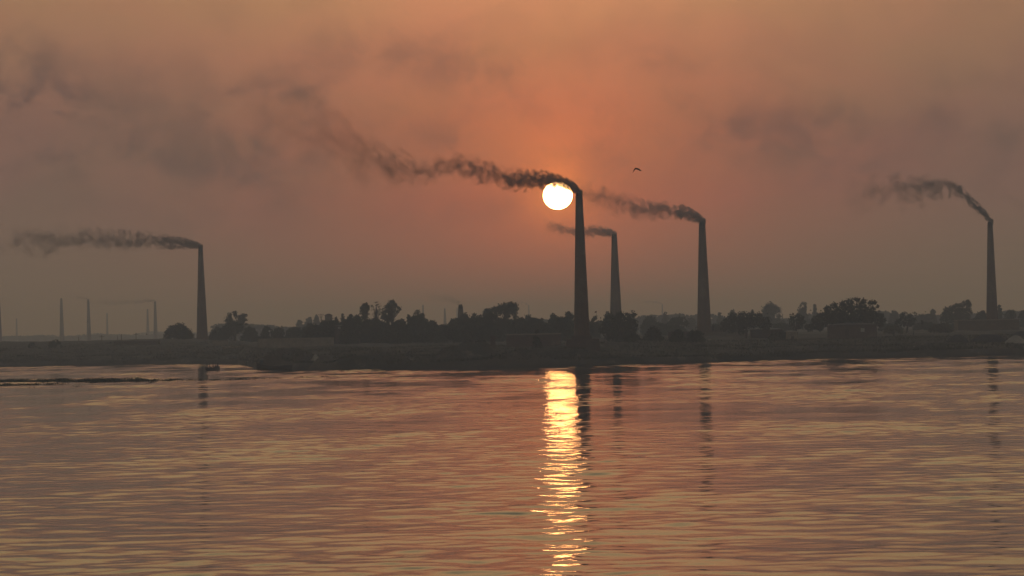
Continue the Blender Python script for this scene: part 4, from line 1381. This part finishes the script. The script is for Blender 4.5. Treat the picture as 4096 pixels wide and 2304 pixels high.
def leaves(cx, cy, cz, n, sxy, h, ls, r):
    C = np.stack([cx + r.normal(0, sxy[0], n), cy + r.normal(0, sxy[1], n), cz + h * r.random(n) ** 1.6], 1)
    a = np.stack([r.normal(0, .5, n), r.normal(0, .5, n), np.abs(r.normal(0, 1, n)) + .3], 1)
    a /= np.linalg.norm(a, axis=1)[:, None]
    b = np.cross(a, r.normal(size=(n, 3))); b /= np.linalg.norm(b, axis=1)[:, None]
    sz = ls * r.uniform(.6, 1.2, n)[:, None]
    return np.stack([C - a * sz * .5, C + b * sz * .3, C + a * sz * .5, C - b * sz * .3], 1).reshape(-1, 3)


hr = np.random.default_rng(5)
MATS = [(0, 1526, 60, 3, .5), (60, 1527, 50, 5, .9), (110, 1527, 60, 6, .9), (180, 1527, 60, 7, 1.0), (225, 1527, 50, 7, 1.2), (270, 1525, 50, 6, 1.0), (330, 1525, 60, 5, .8), (370, 1523, 55, 6, 1.0), (430, 1527, 60, 6, .9),
        (480, 1525, 60, 7, 1.1), (530, 1524, 60, 6, 1.0), (580, 1524, 50, 4, .7), (630, 1524, 60, 3, .5), (700, 1522, 40, 2.5, .5), (760, 1521, 60, 2.5, .4), (870, 1520, 30, 1.5, .3), (940, 1518, 30, 1.5, .3),
        (1010, 1516, 16, 3, .9), (1055, 1515, 15, 1, .2), (1110, 1513, 30, 1, .25), (1185, 1511, 26, 1.5, .4), (1240, 1509, 14, 1, .2), (1294, 1508, 8, 1, .3), (1335, 1508, 5, .8, .3), (1530, 1504, 12, 1, .2),
        (15, 1543, 30, 2.5, .6), (75, 1542, 22, 2, .5), (105, 1541, 40, 4, .7), (60, 1543, 26, 1.5, .3), (200, 1537, 34, 2, .4), (318, 1545, 6, 1.5, .5), (120, 1552, 3, 1.2, .4), (236, 1538, 14, 1.2, .3), (610, 1531, 6, .8, .3), (-100, 1527, 90, 6, .9)]
for (px, py, hw, th_, h) in MATS:
    wx, wy = water_hit(px, py)
    s = wy / F
    n = int(hw * 16 * (0.4 + h) * (0.3 if px > 650 or px > 100 and py > 1534 else 1.0))
    nb = max(1, int(hw / 7))
    for k in range(nb):
        ox = hr.uniform(-1, 1) * hw * s
        hv.append(leaves(wx + ox, wy + hr.normal(0, 3.0), 0.0, max(10, n // nb), (hw * s / nb * 1.3, 2.5), h * 0.42 * hr.uniform(.5, 1.5), 0.24, hr))
hv = np.concatenate(hv)
o = mesh_obj('water_hyacinth', hv, np.arange(len(hv)).reshape(-1, 4), M['hyacinth'])
tag(o, 'dark green floating mats of water hyacinth drifting off the west bank', 'plants', None, 'stuff')

n = 90000
u = hr.uniform(-0.2, 0.2, n)
dd_ = shore(u) + 2.5 + 120 * hr.random(n) ** 1.8
xg, yg = u * dd_, dd_
dens_ = fbm(xg / 7, yg / 9, 3, 55)
k_ = dens_ > hr.uniform(-0.5, 0.5, n)
xg, yg = xg[k_], yg[k_]
zg = ground_z(xg, yg)
n = len(xg)
h = hr.uniform(0.12, 0.5, n)
aa = hr.uniform(0, np.pi, n)
w = h * 0.6
lean = hr.normal(0, 0.15, (n, 2))
V = np.stack([np.stack([xg - np.cos(aa) * w * .4, yg - np.sin(aa) * w * .4, zg - 0.1], 1), np.stack([xg + np.cos(aa) * w * .4, yg + np.sin(aa) * w * .4, zg - 0.1], 1),
              np.stack([xg + np.cos(aa) * w * .5 + lean[:, 0], yg + lean[:, 1], zg + h * .8], 1), np.stack([xg - np.cos(aa) * w * .1 + lean[:, 0], yg + lean[:, 1], zg + h], 1)], 1).reshape(-1, 3)
o = mesh_obj('grass', V, np.arange(len(V)).reshape(-1, 4), M['grass'])
tag(o, 'rough grass and weeds growing along the bank', 'grass', None, 'stuff')


# ------------------------------------------------------------------ haze
def haze_bld(T):
    pv = T.n('ShaderNodeVolumePrincipled')
    pv.inputs['Color'].default_value = (0.58, 0.71, 0.95, 1)      # thin haze scatters blue first, thick haze turns brown
    pv.inputs['Absorption Color'].default_value = (1, 1, 1, 1)
    pv.inputs['Density'].default_value = 0.00053
    pv.inputs['Anisotropy'].default_value = 0.6
    T.put(T.n('ShaderNodeOutputMaterial').inputs['Volume'], pv.outputs[0])


M['haze'] = material('haze', haze_bld)
hz_ = MB().box(-20000, 20000, -300, 13000, -3.0, 85.0).build('haze', M['haze'])
tag(hz_, 'warm brown haze filling the air', 'haze', None, 'stuff')
